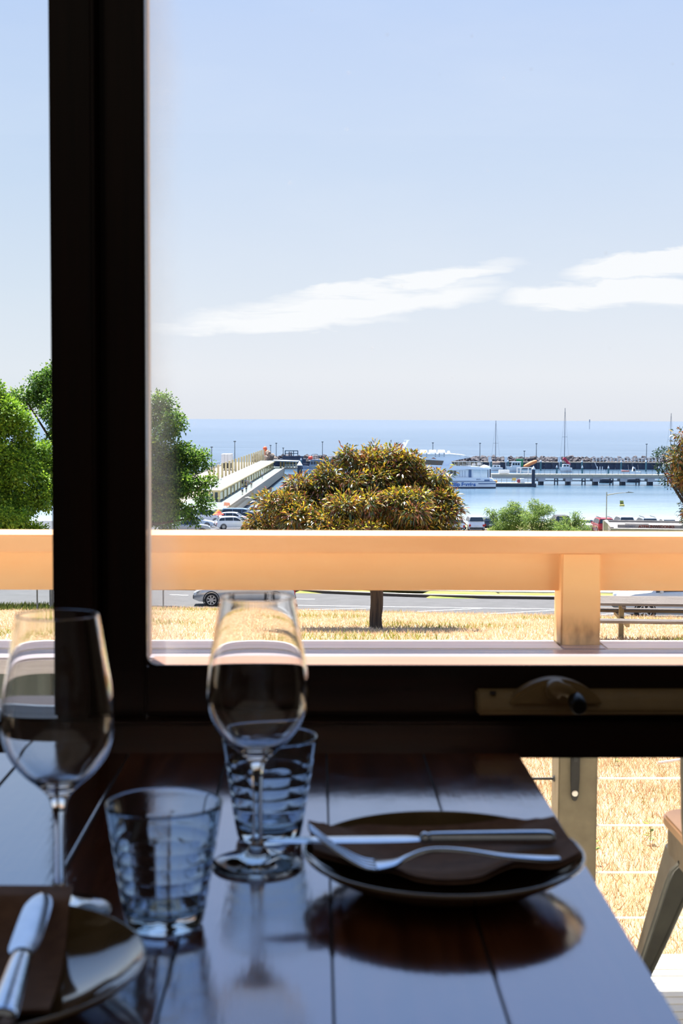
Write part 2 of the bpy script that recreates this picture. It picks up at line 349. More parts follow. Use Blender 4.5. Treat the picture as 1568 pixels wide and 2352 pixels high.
MB().tube([(kx, y0 - .054, kz), (kx, y0 - .062, kz - .001), (kx - .001, y0 - .082, kz - .004), (kx - .001, y0 - .086, kz - .0045)], [.0075, .0092, .0095, .0075], 20).build('knob', MT['black'], wd, smooth=True, label='black knob')
MB().tube([(wx0 + .018, y0 - .024, wz1 - .002), (wx0 + .018, y0 - .024, wz1 + .0006)], .004, 10).build('screw', MT['steel'], wd)

# ================================================================== TABLE
m = bpy.data.materials.new('varnished_jarrah'); m.use_nodes = True; t = m.node_tree; p = t.nodes['Principled BSDF']
c = t.nodes.new('ShaderNodeTexCoord'); oi = t.nodes.new('ShaderNodeObjectInfo')
def nz(scale, detail, rough=.55, dist=0, off=True):
    mp = t.nodes.new('ShaderNodeMapping'); mp.inputs['Scale'].default_value = scale; t.links.new(c.outputs['Object'], mp.inputs[0])
    if off:
        vm = t.nodes.new('ShaderNodeVectorMath'); vm.operation = 'SCALE'; vm.inputs[0].default_value = (31, 17, 9); t.links.new(oi.outputs['Random'], vm.inputs['Scale']); t.links.new(vm.outputs[0], mp.inputs['Location'])
    n = t.nodes.new('ShaderNodeTexNoise'); n.inputs['Scale'].default_value = 1; n.inputs['Detail'].default_value = detail; n.inputs['Roughness'].default_value = rough; n.inputs['Distortion'].default_value = dist
    t.links.new(mp.outputs[0], n.inputs['Vector']); return n.outputs['Fac']
grain = nz((55, 3.2, 20), 6, .62, .6); fineg = nz((420, 14, 50), 3); blotch = nz((26, 22, 20), 5, .6)
rp = t.nodes.new('ShaderNodeValToRGB'); t.links.new(grain, rp.inputs[0])
e = rp.color_ramp.elements; e[0].position, e[0].color = .30, rgba((60, 30, 17)); e[1].position, e[1].color = .72, rgba((128, 76, 42)); k = e.new(.5); k.color = rgba((90, 48, 28))
hs = t.nodes.new('ShaderNodeHueSaturation'); mr = t.nodes.new('ShaderNodeMapRange'); mr.inputs[3].default_value = .65; mr.inputs[4].default_value = 1.5
t.links.new(oi.outputs['Random'], mr.inputs[0]); t.links.new(mr.outputs[0], hs.inputs['Value']); t.links.new(rp.outputs[0], hs.inputs['Color']); t.links.new(hs.outputs[0], p.inputs['Base Color'])
mr2 = t.nodes.new('ShaderNodeMapRange'); mr2.inputs[1].default_value, mr2.inputs[2].default_value = .35, .75; mr2.inputs[3].default_value, mr2.inputs[4].default_value = .085, .17
t.links.new(blotch, mr2.inputs[0]); t.links.new(mr2.outputs[0], p.inputs['Roughness'])
p.inputs['IOR'].default_value = 3.2; p.inputs['Specular Tint'].default_value = (.66, .78, 1, 1); p.inputs['Coat Weight'].default_value = 1.0; p.inputs['Coat IOR'].default_value = 1.9; p.inputs['Coat Roughness'].default_value = .09
b1 = t.nodes.new('ShaderNodeBump'); b1.inputs['Strength'].default_value = .22; b1.inputs['Distance'].default_value = .0006; t.links.new(fineg, b1.inputs['Height'])
b2 = t.nodes.new('ShaderNodeBump'); b2.inputs['Strength'].default_value = .16; b2.inputs['Distance'].default_value = .0009; t.links.new(blotch, b2.inputs['Height']); t.links.new(b1.outputs[0], b2.inputs['Normal']); t.links.new(b2.outputs[0], p.inputs['Normal']); t.links.new(b2.outputs[0], p.inputs['Coat Normal'])
tm = t.nodes.new('ShaderNodeMix'); tm.data_type = 'RGBA'; tm.inputs['A'].default_value = (.60, .77, 1, 1); tm.inputs['B'].default_value = (.80, .78, 1, 1); t.links.new(oi.outputs['Random'], tm.inputs['Factor']); t.links.new(tm.outputs['Result'], p.inputs['Specular Tint'])
MT['table'] = m
MT['joint'] = mat('plank_joint', (14, 8, 6), .8)
eA, eB = on_z(1201, 1745, TZ), on_z(1500, 2240, TZ)
trz = -atan2(eA.x - eB.x, eA.y - eB.y)
tab = thing('dining_table', 'dark glossy plank-topped dining table pushed up to the window', 'table', (eA.x, eA.y, 0), trz)
seams = [0, -.1035, -.2085, -.315, -.421, -.530, -.640, -.750]
y_end, y_near = 1.513 - eA.y, .28 - eA.y
for i in range(7):
    a, b = seams[i + 1] + .0006, seams[i] - .0006
    me = MB().box(a, b, y_near, y_end, TZ - .032, TZ).build('plank', MT['table'], tab, bevel=.0014, smooth=True)
for sx in seams[1:-1]: MB().box(sx - .0009, sx + .0009, y_near + .002, y_end - .0004, TZ - .0322, TZ - .0012).build('joint_filler', MT['joint'], tab)
MB().box(seams[-1] + .004, seams[0] - .004, y_near + .004, y_end - .0005, TZ - .040, TZ - .0325).build('top_backing', MT['joint'], tab)
for yy in (y_near + .04, y_end - .10):
    MB().box(seams[-1] + .06, seams[0] - .06, yy, yy + .03, TZ - .12, TZ - .0405).build('apron', MT['table'], tab)
for xx in (seams[-1] + .09, seams[0] - .09):
    MB().box(xx - .015, xx + .015, y_near + .07, y_end - .10, TZ - .12, TZ - .0405).build('apron', MT['table'], tab)
    for yy in (y_near + .055, y_end - .085):
        MB().loft([[(xx - s, yy - s, z), (xx + s, yy - s, z), (xx + s, yy + s, z), (xx - s, yy + s, z)] for s, z in ((.024, 0), (.035, TZ - .0405))]).build('leg', MT['table'], tab, bevel=.003)

# ================================================================== GLASSWARE
wine_out = [(.0005, 0), (.034, 0), (.0360, .0012), (.0362, .0022), (.034, .0034), (.024, .0056), (.013, .0095), (.0070, .0145), (.0046, .022), (.0041, .034), (.0039, .050), (.0042, .066), (.0052, .078), (.0085, .0865), (.016, .0942), (.0255, .1025), (.0345, .1140), (.0395, .1265), (.0411, .1400), (.0403, .1540), (.0383, .1680), (.0357, .1825), (.0330, .1985), (.0305, .2130), (.0296, .2180)]
wine_in = [(.0287, .2180), (.0296, .2128), (.0321, .1983), (.0348, .1823), (.0374, .1678), (.0393, .1540), (.0400, .1400), (.0384, .1270), (.0334, .1152), (.0243, .1040), (.015, .0972), (.006, .0945), (.0005, .0940)]
def wine_glass(px, py, label):
    c0 = on_z(px, py, TZ + .0004)
    g = thing('wine_glass', label, 'wine glass', c0, 0, 'empty wine glasses on the table')
    so = smooth_prof(wine_out, 5); si = smooth_prof(wine_in, 5)
    lip = [(so[-1][0] - .0002, so[-1][1] + .0004), ((so[-1][0] + si[0][0]) / 2, so[-1][1] + .0006), (si[0][0] + .0002, si[0][1] + .0004)]
    zf, zs = .0145, .078
    i1 = min(range(len(so)), key=lambda i: abs(so[i][1] - zf)); i2 = min(range(len(so)), key=lambda i: abs(so[i][1] - zs))
    for nm, pr in (('foot', so[:i1 + 1]), ('stem', so[i1:i2 + 1]), ('bowl', so[i2:] + lip + si)):
        o = MB().lathe(pr, 96).build(nm, MT['glass'], g, smooth='all', fixn=False)
    return g
wine_glass(591, 1987, 'tall empty wine glass standing in front of the farther tumbler')
wine_glass(137, 2094, 'tall empty wine glass in front of the timber post, behind the cropped plate')
def tumbler(px, py, label, rz):
    c0 = on_z(px, py, TZ + .0004)
    so = [(.0005, .0022), (.018, .0015), (.0225, 0), (.0258, .0004), (.0275, .003), (.0285, .008)]
    N = 66
    so += [(.0285 + (.0412 - .0285) * ((i / N) ** .93), .008 + (.0875 - .008) * i / N) for i in range(1, N + 1)]
    k0 = 5
    rim = [(.0411, .0884), (.0403, .0889), (.0395, .0885)]
    si = [(.0391 - .0125 * (1 - (1 - i / 22)) , .0875 - (.0875 - .013) * i / 22) for i in range(23)] + [(.022, .0112), (.012, .0105), (.0005, .0103)]
    prof = so + rim + si; ns = len(so)
    def mod(i, th):
        if i >= ns: return 0
        z = prof[i][1]
        if z < .008 or z > .071: return 0
        w = min(1, (z - .008) / .004, (.071 - z) / .003)
        ring = abs(sin(pi * (z - .008) / .0105)) ** .28; rib = abs(cos(th * 6 + .6)) ** .3
        return w * .0011 * (ring * (.35 + .65 * rib) - .9)
    o = MB().lathe(prof, 140, mod=mod).build('tumbler', MT['tumbler'], smooth='all', fixn=False)
    o.location = c0; o.rotation_euler = (0, 0, rz)
    return tag(o, label, 'tumbler', 'ribbed water tumblers')
tumbler(378, 2122, 'ribbed water tumbler nearest the camera, beside the cropped plate', .3)
tumbler(618, 1923, 'ribbed water tumbler nearest the window, behind a wine glass', .9)

# ================================================================== PLATES, NAPKINS, CUTLERY
PR = .110
plate_prof = smooth_prof([(.0005, .0018), (.050, .0016), (.054, 0), (.058, .0005), (.066, .0040), (.084, .0105), (.100, .0185), (.1085, .0242), (.1105, .0262), (.1103, .0276), (.1088, .0281), (.1070, .0268), (.098, .0205), (.082, .0128), (.064, .0074), (.050, .0058), (.0005, .0055)], 4)
inner = [q for q in plate_prof if q[1] > .004 and q[0] <= .1088][-40:]
def plate_h(r):
    pts = sorted([(a, b) for a, b in plate_prof[len(plate_prof) // 2:]]); 
    for i in range(len(pts) - 1):
        if pts[i][0] <= r <= pts[i + 1][0]: f = (r - pts[i][0]) / max(1e-9, pts[i + 1][0] - pts[i][0]); return pts[i][1] + f * (pts[i + 1][1] - pts[i][1])
    return .0281
def plate(c0, label):
    o = MB().lathe(plate_prof, 128).build('plate', MT['ceramic'], smooth='all'); o.location = c0
    return tag(o, label, 'plate', 'brown glazed plates')
def rim_centre(pxl, pxr, py): a, b = on_z(pxl, py, TZ + .028), on_z(pxr, py, TZ + .028); return a, b
a, b = rim_centre(698, 1338, 1951)
pf = (a + b) / 2; pf.z = TZ + .0004; PRs = (b - a).length / 2
far_plate = plate(pf, 'round brown plate under the far knife and fork at the table edge'); far_plate.scale = (PRs / PR, PRs / PR, 1)
b2 = on_z(331, 2203, TZ + .028); pn = V((b2.x - PRs, b2.y, TZ + .0004))
near_plate = plate(pn, 'shiny brown plate cut off by the picture edge, carrying the upright knife'); near_plate.scale = (PRs / PR, PRs / PR, 1)
k = PRs / PR

def sheet(name, corners, cen, nu, nv, wav, lift, thick, label, edge=None):
    """paper napkin: bilinear patch that rests on the plate, with soft waves; two folded layers with a rounded fold"""
    def pt(u, v, layer):
        A, B, C, D = corners
        q = (A * (1 - u) + B * u) * (1 - v) + (D * (1 - u) + C * u) * v
        q = V(q); r = (V((q.x - cen.x, q.y - cen.y))).length / k
        base = TZ + (plate_h(r) if r < PR else .0278) + .0012
        z = max(base, q.z + wav(u, v)) + layer
        return V((q.x, q.y, z))
    mb = MB()
    for layer in (0, lift):
        top = [[pt(i / nu, j / nv, layer + thick) for i in range(nu + 1)] for j in range(nv + 1)]
        bot = [[p - V((0, 0, thick)) for p in r] for r in top]
        W = nu + 1; vs = [p for r in top for p in r] + [p for r in bot for p in r]; o = W * (nv + 1); fs = []
        for j in range(nv):
            for i in range(nu):
                q = j * W + i; fs.append((q, q + 1, q + W + 1, q + W)); fs.append((o + q, o + q + W, o + q + W + 1, o + q + 1))
        for i in range(nu): fs.append((i, o + i, o + i + 1, i + 1)); q = nv * W + i; fs.append((q, q + 1, o + q + 1, o + q))
        for j in range(nv): q = j * W; fs.append((q, q + W, o + q + W, o + q)); q = j * W + nu; fs.append((q, o + q, o + q + W, q + W))
        mb.add(vs, fs)
    o = mb.build(name, MT['napkin'], smooth=60)
    return tag(o, label, 'napkin', 'brown paper napkins')
zn = TZ + .0275
def edge_curve(px_pts):
    pts = smooth_prof([tuple(on_z(x, y, TZ + dz)) for x, y, dz in px_pts], 8)
    def q(u):
        t = u * (len(pts) - 1); i = min(int(t), len(pts) - 2); f = t - i; return V(pts[i]) * (1 - f) + V(pts[i + 1]) * f
    return q
back_e = edge_curve([(707, 1894, .032), (770, 1908, .026), (850, 1918, .016), (1000, 1924, .011), (1150, 1914, .016), (1215, 1897, .026), (1274, 1884, .033)])
front_e = edge_curve([(720, 1964, .0300), (800, 1986, .0265), (862, 2002, .0255), (905, 2005, .0250), (962, 2025, .0190), (1030, 2031, .0165), (1100, 2025, .0190), (1150, 2002, .0255), (1190, 1991, .0310), (1268, 1996, .0290), (1336, 1967, .0325)])
def far_napkin():
    nu, nv, th = 72, 26, .0007; mb = MB()
    for layer in (0, .0022):
        top = []
        for j in range(nv + 1):
            v = j / nv; row = []
            for i in range(nu + 1):
                u = i / nu; q = back_e(u) * (1 - v) + front_e(u) * v; r = sqrt((q.x - pf.x) ** 2 + (q.y - pf.y) ** 2) / k
                sag = -.006 * sin(pi * v) * sin(pi * u) ** .5 + .0016 * sin(9 * u + 4 * v) * sin(pi * v)
                z = max(q.z + sag, TZ + (plate_h(r) if r < PR else .0283) + .0014); row.append(V((q.x, q.y + layer * 1.4, z + layer + th)))
            top.append(row)
        bot = [[p - V((0, 0, th)) for p in r] for r in top]; W = nu + 1; vs = [p for r in top for p in r] + [p for r in bot for p in r]; o = W * (nv + 1); fs = []
        for j in range(nv):
            for i in range(nu): q = j * W + i; fs += [(q, q + 1, q + W + 1, q + W), (o + q, o + q + W, o + q + W + 1, o + q + 1)]
        for i in range(nu): fs.append((i, o + i, o + i + 1, i + 1)); q = nv * W + i; fs.append((q, q + 1, o + q + 1, o + q))
        for j in range(nv): q = j * W; fs.append((q, q + W, o + q + W, o + q)); q = j * W + nu; fs.append((q, o + q, o + q + W, q + W))
        mb.add(vs, fs)
    return tag(mb.build('napkin', MT['napkin'], smooth=60), 'folded brown paper napkin lying under the far knife and fork', 'napkin', 'brown paper napkins')
far_napkin()

def fork(path, label):
    """path: list of (point, half width) from tine root side to handle end; tines go on from the first point"""
    pts = [V(p) for p, w in path]; ax = (pts[-1] - pts[0]); side = V((0, 0, 1)).cross(ax); side.normalize()
    root = thing('fork', label, 'fork', pts[len(pts) // 2])
    loc = pts[len(pts) // 2]
    rings = []
    cs = smooth_prof([(*(p - loc), w, h) for (p, w), h in zip([(V(p), w) for p, w in path], [.0011, .0014, .0019, .0022, .0020, .0017, .0016, .0015, .0012])], 6)
    for i, q in enumerate(cs):
        P = V(q[:3]); d = (V(cs[min(i + 1, len(cs) - 1)][:3]) - V(cs[max(i - 1, 0)][:3])).normalized(); n = d.cross(side).normalized()
        if n.z < 0: n = -n
        w, h = q[3], q[4]
        rings.append([P + side * (w * cos(t)) + n * (h * sin(t)) for t in [2 * pi * j / 14 for j in range(14)]])
    MB().loft(rings).build('handle', MT['steel'], root, smooth=True)
    return root, loc, side
fz = lambda px, py, dz: on_z(px, py, TZ + dz)
fork_pts = [(fz(862, 1988, .0300), .0125), (fz(905, 1983, .0300), .0095), (fz(935, 1970, .0335), .0050), (fz(975, 1956, .0380), .0036), (fz(1020, 1952, .0395), .0034), (fz(1080, 1956, .0385), .0042), (fz(1160, 1967, .0352), .0058), (fz(1240, 1972, .0335), .0078), (fz(1284, 1972, .0332), .0056)]
fk, floc, fside = fork(fork_pts, 'steel dinner fork on the far napkin, tines resting over the plate rim')
tip_c = [fz(862, 1988, .0300), fz(830, 1981, .0300), fz(785, 1957, .0345), fz(740, 1925, .0415), fz(709, 1899, .0465)]
for s in (-1.5, -.5, .5, 1.5):
    pts = smooth_prof([tuple(V(q) - floc + fside * (s * (.0072 - .0006 * i))) for i, q in enumerate(tip_c)], 4)
    MB().tube(pts, [.0022] + [.0021 - .0010 * i / (len(pts) - 2) for i in range(len(pts) - 1)], 8, flat=.7).build('tine', MT['steel'], fk, smooth=True)

def knife(a, b, width, label, bol=.545, flip=1):
    """a: blade tip, b: handle end (world points)"""
    a, b = V(a), V(b); L = (b - a).length; d = (b - a).normalized(); side = V((0, 0, 1)).cross(d).normalized() * flip; n = d.cross(side).normalized()
    if n.z < 0: n = -n
    root = thing('table_knife', label, 'knife', a)
    def P(u, s, h): return d * (u * L) + side * s + n * h
    up_e = [(0, 0), (.02, .30), (.06, .47), (.12, .52), (.40, .50), (bol - .05, .42), (bol - .012, .30)]
    lo_e = [(0, 0), (.03, -.22), (.10, -.40), (.20, -.50), (.40, -.52), (bol - .05, -.50), (bol - .012, -.36)]
    uo = smooth_prof(up_e, 5); lo = smooth_prof(lo_e, 5); mb = MB(); n_ = len(uo)
    rings = []
    for (u1, s1), (u2, s2) in zip(uo, lo):
        u = (u1 + u2) / 2; mid = (s1 + s2) / 2 * width; th = .0011
        rings.append([P(u, s1 * width, .0003), P(u, mid, th), P(u, s2 * width, .0003), P(u, s2 * width, -.0003), P(u, mid, -th), P(u, s1 * width, -.0003)])
    mb.loft(rings).build('blade', MT['steel'], root, smooth=25)
    def oval(u, w, h, k=16): return [P(u, w * cos(t), h * sin(t) + .0006) for t in [2 * pi * j / k for j in range(k)]]
    MB().loft([oval(u, w, h) for u, w, h in ((bol - .014, .0045, .0016), (bol - .006, .0062, .0042), (bol + .004, .0068, .0052), (bol + .012, .0060, .0046), (bol + .02, .0048, .0040))]).build('bolster', MT['steel'], root, smooth=True)
    hp = smooth_prof([(bol + .0205, .0052, .0040), (bol + .04, .0066, .0050), (.75, .0076, .0054), (.93, .0086, .0057), (.985, .0082, .0052), (1.0, .0050, .0030)], 5)
    MB().loft([oval(*q) for q in hp]).build('handle', MT['steel'], root, smooth=True)
    return root
knife(fz(604, 1931, .0385), fz(1273, 1925, .0345), .0165, 'steel table knife lying across the far plate above the fork', flip=-1)
zk = TZ + .0352
knife(on_z(96, 2052, zk - .001), on_z(2, 2345, zk), .0185, 'steel table knife pointing away on the cropped plate', bol=.55, flip=1)
c1, c2 = on_z(168, 2070, TZ + .020), on_z(112, 2325, TZ + .020)
nn = sheet('napkin', [V((pn.x - .075, c1.y + .004, zn)), c1, c2, V((pn.x - .09, c2.y - .004, zn))], pn, 40, 24, lambda u, v: -.012 * sin(pi * v) - .004 * sin(pi * u), .0016, .0006, 'folded brown paper napkin on the cropped plate under the upright knife')
# ================================================================== VERANDA
DZ = -0.10
MT['deck'] = mat('cream_deck_paint', (238, 233, 216), .55, col2=(226, 221, 203), nscale=(4, 40, 40), objrand=.04)
MT['paint'] = mat('apricot_timber_paint', (255, 208, 152), .55, col2=(253, 199, 140), nscale=(2.5, 14, 14), bump=.06, objrand=.02)
MT['cap'] = mat('rail_cap_paint', (236, 178, 128), .5, col2=(229, 169, 118), nscale=(2.5, 16, 16), bump=.05)
MT['wire'] = mat('stainless_wire', (238, 232, 222), .4)
MT['iron'] = mat('dark_iron', (28, 27, 27), .5, col2=(44, 42, 40), nscale=(30, 30, 30))
MT['ledge'] = mat('weathered_ledge', (172, 160, 162), .24, col2=(140, 128, 132), nscale=(1.6, 40, 40), objrand=.1, ior=1.6, rvar=.12)
MT['ledge_pale'] = mat('pale_ledge', (240, 236, 232), .4, col2=(222, 216, 212), nscale=(1.6, 40, 40))
EDGE = on_z(1530, 2191, DZ).y
struct(MB().box(-3.2, 3.6, 1.7555, 2.17, 2.46, 2.58).build('ceiling', MT['facade']), 'unseen short eave over the window, sized to shade the table')  # unseen eave, added to keep the sun patch off the table
dk = setting('deck', (0, 0, DZ), label='cream painted veranda boards')
y = EDGE; n = 0
wd_ = on_z(1530, 2191, DZ).y - on_z(1530, 2226, DZ).y
MB().box(-4.5, 5, y - wd_, y, -.03, 0).build('deck_board', MT['deck'], dk, bevel=.002); y -= wd_ + .003
slat_w = (on_z(1530, 2227, DZ).y - on_z(1530, 2274, DZ).y) / 3
proto = None
while y > 1.80:
    if proto is None: proto = MB().box(-4.5, 5, -slat_w + .003, 0, -.025, 0).build('deck_board', MT['deck'], dk, bevel=.0015); proto.location = (0, y, 0)
    else: inst(proto, (0, y, 0), dk)
    y -= slat_w
MB().box(-4.5, 5, 1.77, EDGE - .02, -.12, -.031).build('joist_bed', MT['iron'], dk)
MB().box(-4.5, 5, EDGE - .05, EDGE - .01, -1.0, -.0305).build('fascia', MT['deck'], dk)

PF = 3.10                                             # front face of the balustrade posts
px0, px1 = at(1293, PF), at(1384, PF)
PW = px1 - px0
cap_f = PF - .035; cap_zb = zat(1271, cap_f, 900); cap_zt = zat(1231, cap_f, 900)
cap_b = cap_f
while zat(1218.5, cap_b, 900) > cap_zt: cap_b += .002  # far top edge of the cap
brd_y = PF + .032; brd_zb = zat(1356, brd_y, 700)
rl = thing('veranda_railing', 'apricot painted timber balustrade with wires beyond the window', 'railing', (0, 0, 0))
MB().box(-4.5, 5, cap_f, cap_b, cap_zb, cap_zt).build('rail_cap', MT['cap'], rl, bevel=.003, smooth=True)
MB().box(-4.5, 5, brd_y, brd_y + .035, brd_zb, cap_zb - .0005).build('rail_board', MT['paint'], rl, bevel=.003, smooth=True)
# post colour: apricot above the ledge, khaki below as painted-in shade; grime where they meet
LZ = zat(1507, 2.955, 900)                            # ledge top
pm = bpy.data.materials.new('post_shade_paint'); pm.use_nodes = True; t = pm.node_tree; p = t.nodes['Principled BSDF']; p.inputs['Roughness'].default_value = .6
c = t.nodes.new('ShaderNodeTexCoord'); sp = t.nodes.new('ShaderNodeSeparateXYZ'); t.links.new(c.outputs['Object'], sp.inputs[0])
def tmath(op, a, b=None, cl=False, c3=None):
    n = t.nodes.new('ShaderNodeMath'); n.operation = op; n.use_clamp = cl
    for i, v in enumerate((a, b, c3)):
        if v is None: continue
        if isinstance(v, (int, float)): n.inputs[i].default_value = v
        else: t.links.new(v, n.inputs[i])
    return n.outputs[0]
def tnoise(scale, detail=4):
    mp = t.nodes.new('ShaderNodeMapping'); mp.inputs['Scale'].default_value = scale; t.links.new(c.outputs['Object'], mp.inputs[0])
    n = t.nodes.new('ShaderNodeTexNoise'); n.inputs['Scale'].default_value = 1; n.inputs['Detail'].default_value = detail; t.links.new(mp.outputs[0], n.inputs['Vector']); return n.outputs['Fac']
def tmix(f, a, b):
    n = t.nodes.new('ShaderNodeMix'); n.data_type = 'RGBA'; t.links.new(f, n.inputs['Factor'])
    for k_, v in (('A', a), ('B', b)):
        if isinstance(v, tuple): n.inputs[k_].default_value = rgba(v)
        else: t.links.new(v, n.inputs[k_])
    return n.outputs['Result']
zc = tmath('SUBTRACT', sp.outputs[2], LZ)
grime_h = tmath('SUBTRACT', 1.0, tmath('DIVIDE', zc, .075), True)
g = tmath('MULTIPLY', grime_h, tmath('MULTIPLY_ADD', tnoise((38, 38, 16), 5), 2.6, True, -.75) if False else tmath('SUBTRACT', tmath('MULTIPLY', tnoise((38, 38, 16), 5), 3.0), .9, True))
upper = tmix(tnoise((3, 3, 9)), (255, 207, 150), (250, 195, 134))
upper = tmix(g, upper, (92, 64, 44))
upper = tmix(tmath('MULTIPLY', tmath('SUBTRACT', 1.0, tmath('DIVIDE', zc, .035), True), .55), upper, (214, 196, 170))
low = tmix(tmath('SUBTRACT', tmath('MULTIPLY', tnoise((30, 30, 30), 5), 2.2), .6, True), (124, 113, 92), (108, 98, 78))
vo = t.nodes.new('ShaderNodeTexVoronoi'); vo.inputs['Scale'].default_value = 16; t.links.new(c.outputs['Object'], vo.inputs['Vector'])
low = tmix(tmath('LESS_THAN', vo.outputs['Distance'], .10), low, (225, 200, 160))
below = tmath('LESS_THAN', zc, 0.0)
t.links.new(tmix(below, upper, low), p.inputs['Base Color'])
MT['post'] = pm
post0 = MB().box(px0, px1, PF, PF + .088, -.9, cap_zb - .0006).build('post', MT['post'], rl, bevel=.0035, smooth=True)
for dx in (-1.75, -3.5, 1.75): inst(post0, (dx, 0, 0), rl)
wz = [zat(v, PF + .05, 1450) for v in (1788, 1896, 2004, 2108, 2214)]
for z in wz:
    MB().tube([(-4.5, PF + .05, z), (5, PF + .05, z)], .0022, 6).build('wire', MT['wire'], rl, smooth=True)
for z in wz:
    MB().tube([(px0 - .001, PF + .05, z), (px0 - .004, PF + .05, z)], [.008, .006], 10).tube([(px0 - .004, PF + .05, z), (px0 - .07, PF + .05, z)], .0032, 8).build('wire_fitting', MT['iron'], rl, smooth=True, label='dark wire tensioner on the side of the post')
# drinks ledge fixed to the posts
lg = thing('drinks_ledge', 'narrow weathered timber drinks ledge along the balustrade posts', 'shelf', (0, 0, 0))
lb = PF + .045
while zat(1476, lb, 1000) > LZ: lb -= .002
lb = max(lb, PF + .01)
MB().box(-4.5, 5, 2.93, 3.045, LZ - .034, LZ).build('ledge_board', MT['ledge'], lg, bevel=.004, smooth=True)
seg = [-4.5] + sum([[px0 + d - .004, px0 + d + PW + .004] for d in (-3.5, -1.75, 0, 1.75)], []) + [5]
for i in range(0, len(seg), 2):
    MB().box(seg[i], seg[i + 1], 3.047, PF + .06, LZ - .034, LZ + .002).build('ledge_board', MT['ledge_pale'], lg, bevel=.003, smooth=True, label='paler back board')  # back boards in a paler tone than the front board
for d in (-3.5, -1.75, 0, 1.75):
    MB().box(px0 + d - .003, px0 + d + PW + .003, 3.047, PF - .001, LZ - .034, LZ + .001).build('ledge_board', MT['ledge'], lg, bevel=.002)
bx = at(1331, PF - .004); bz0 = zat(1840, PF - .004, 1330)
for d in (-1.75, 0, 1.75):
    bw = at(1343, PF) - at(1320, PF)
    outl = [(bx + d - bw / 2, LZ - .036), (bx + d + bw / 2, LZ - .036), (bx + d + bw * .46, bz0 + .05), (bx + d + bw * .36, bz0 + .012), (bx + d + bw * .2, bz0 + .002), (bx + d, bz0), (bx + d - bw * .2, bz0 + .002), (bx + d - bw * .36, bz0 + .012), (bx + d - bw * .46, bz0 + .05)]
    MB().prism(outl, PF - .007, PF - .0005, 'y').build('bracket', MT['iron'], lg, bevel=.001)
    MB().prism([(PF - .0075, LZ - .0345), (PF - .155, LZ - .0345), (PF - .155, LZ - .042), (PF - .02, LZ - .20), (PF - .0075, LZ - .26)], bx + d - .004, bx + d + .004, 'x').build('bracket_gusset', MT['iron'], lg)
    MB().tube([(bx + d, PF - .007, bz0 + .018), (bx + d, PF - .011, bz0 + .018)], [.007, .006], 10).build('bolt', MT['wire'], lg, smooth=True)
# dark panel beside the post, under the ledge (seen through the fixed pane and the wine glass)
MT['panel'] = mat('charcoal_panel', (74, 78, 74), .6, col2=(58, 62, 58), nscale=(24, 5, 1.5))
wpx = at(95, 2.9)
wbx = thing('screen_panel', 'charcoal screen panel under the drinks ledge outside the fixed pane', 'panel', (0, 0, 0))
MB().box(-2.6, wpx, 3.04, 3.062, DZ + .06, LZ - .036).build('sheet', MT['panel'], wbx, bevel=.002)
for xx in (-2.5, -1.9, -1.3, wpx - .05):
    MB().box(xx, xx + .04, 3.02, 3.0395, DZ, LZ - .036).build('stile', MT['panel'], wbx, bevel=.002)

# ------------------------------------------------------------------ chair on the veranda
MT['gunmetal'] = mat('galvanised_steel', (66, 65, 58), .32, .4, col2=(52, 51, 46), nscale=(14, 14, 14), rvar=.1)
MT['seatwood'] = mat('oiled_seat_timber', (128, 96, 66), .28, col2=(104, 74, 48), nscale=(30, 3, 30))
SZ = .445
sfl = on_z(1519, 1860, DZ + SZ)                      # front left corner of the seat as seen
ch = thing('metal_chair', 'galvanised metal chair with a timber seat facing the ledge', 'chair', (sfl.x + .165, sfl.y - .16, DZ), 0)
def rrect(x0, x1, y0, y1, r, n=8):
    o = []
    for cx, cy, a in ((x1 - r, y1 - r, 0), (x0 + r, y1 - r, pi / 2), (x0 + r, y0 + r, pi), (x1 - r, y0 + r, 1.5 * pi)):
        o += [(cx + r * cos(a + pi / 2 * i / n), cy + r * sin(a + pi / 2 * i / n)) for i in range(n + 1)]
    return o
MB().prism(rrect(-.17, .17, -.17, .17, .05), SZ - .022, SZ, 'z').build('seat', MT['seatwood'], ch, bevel=.004, smooth=True, label='timber seat')
fr = MB(); oo = rrect(-.163, .163, -.163, .163, .05); ii = rrect(-.150, .150, -.150, .150, .045); n = len(oo)
vs = [(x, y, z) for z in (SZ - .075, SZ - .0225) for (x, y) in oo + ii]
fs = []
for j in range(n):
    q = (j + 1) % n
    fs += [(j, q, 2 * n + q, 2 * n + j), (n + j, 3 * n + j, 3 * n + q, n + q), (j, n + j, n + q, q), (2 * n + j, 2 * n + q, 3 * n + q, 3 * n + j)]
fr.add(vs, fs); fr.build('seat_frame', MT['gunmetal'], ch, smooth=True)
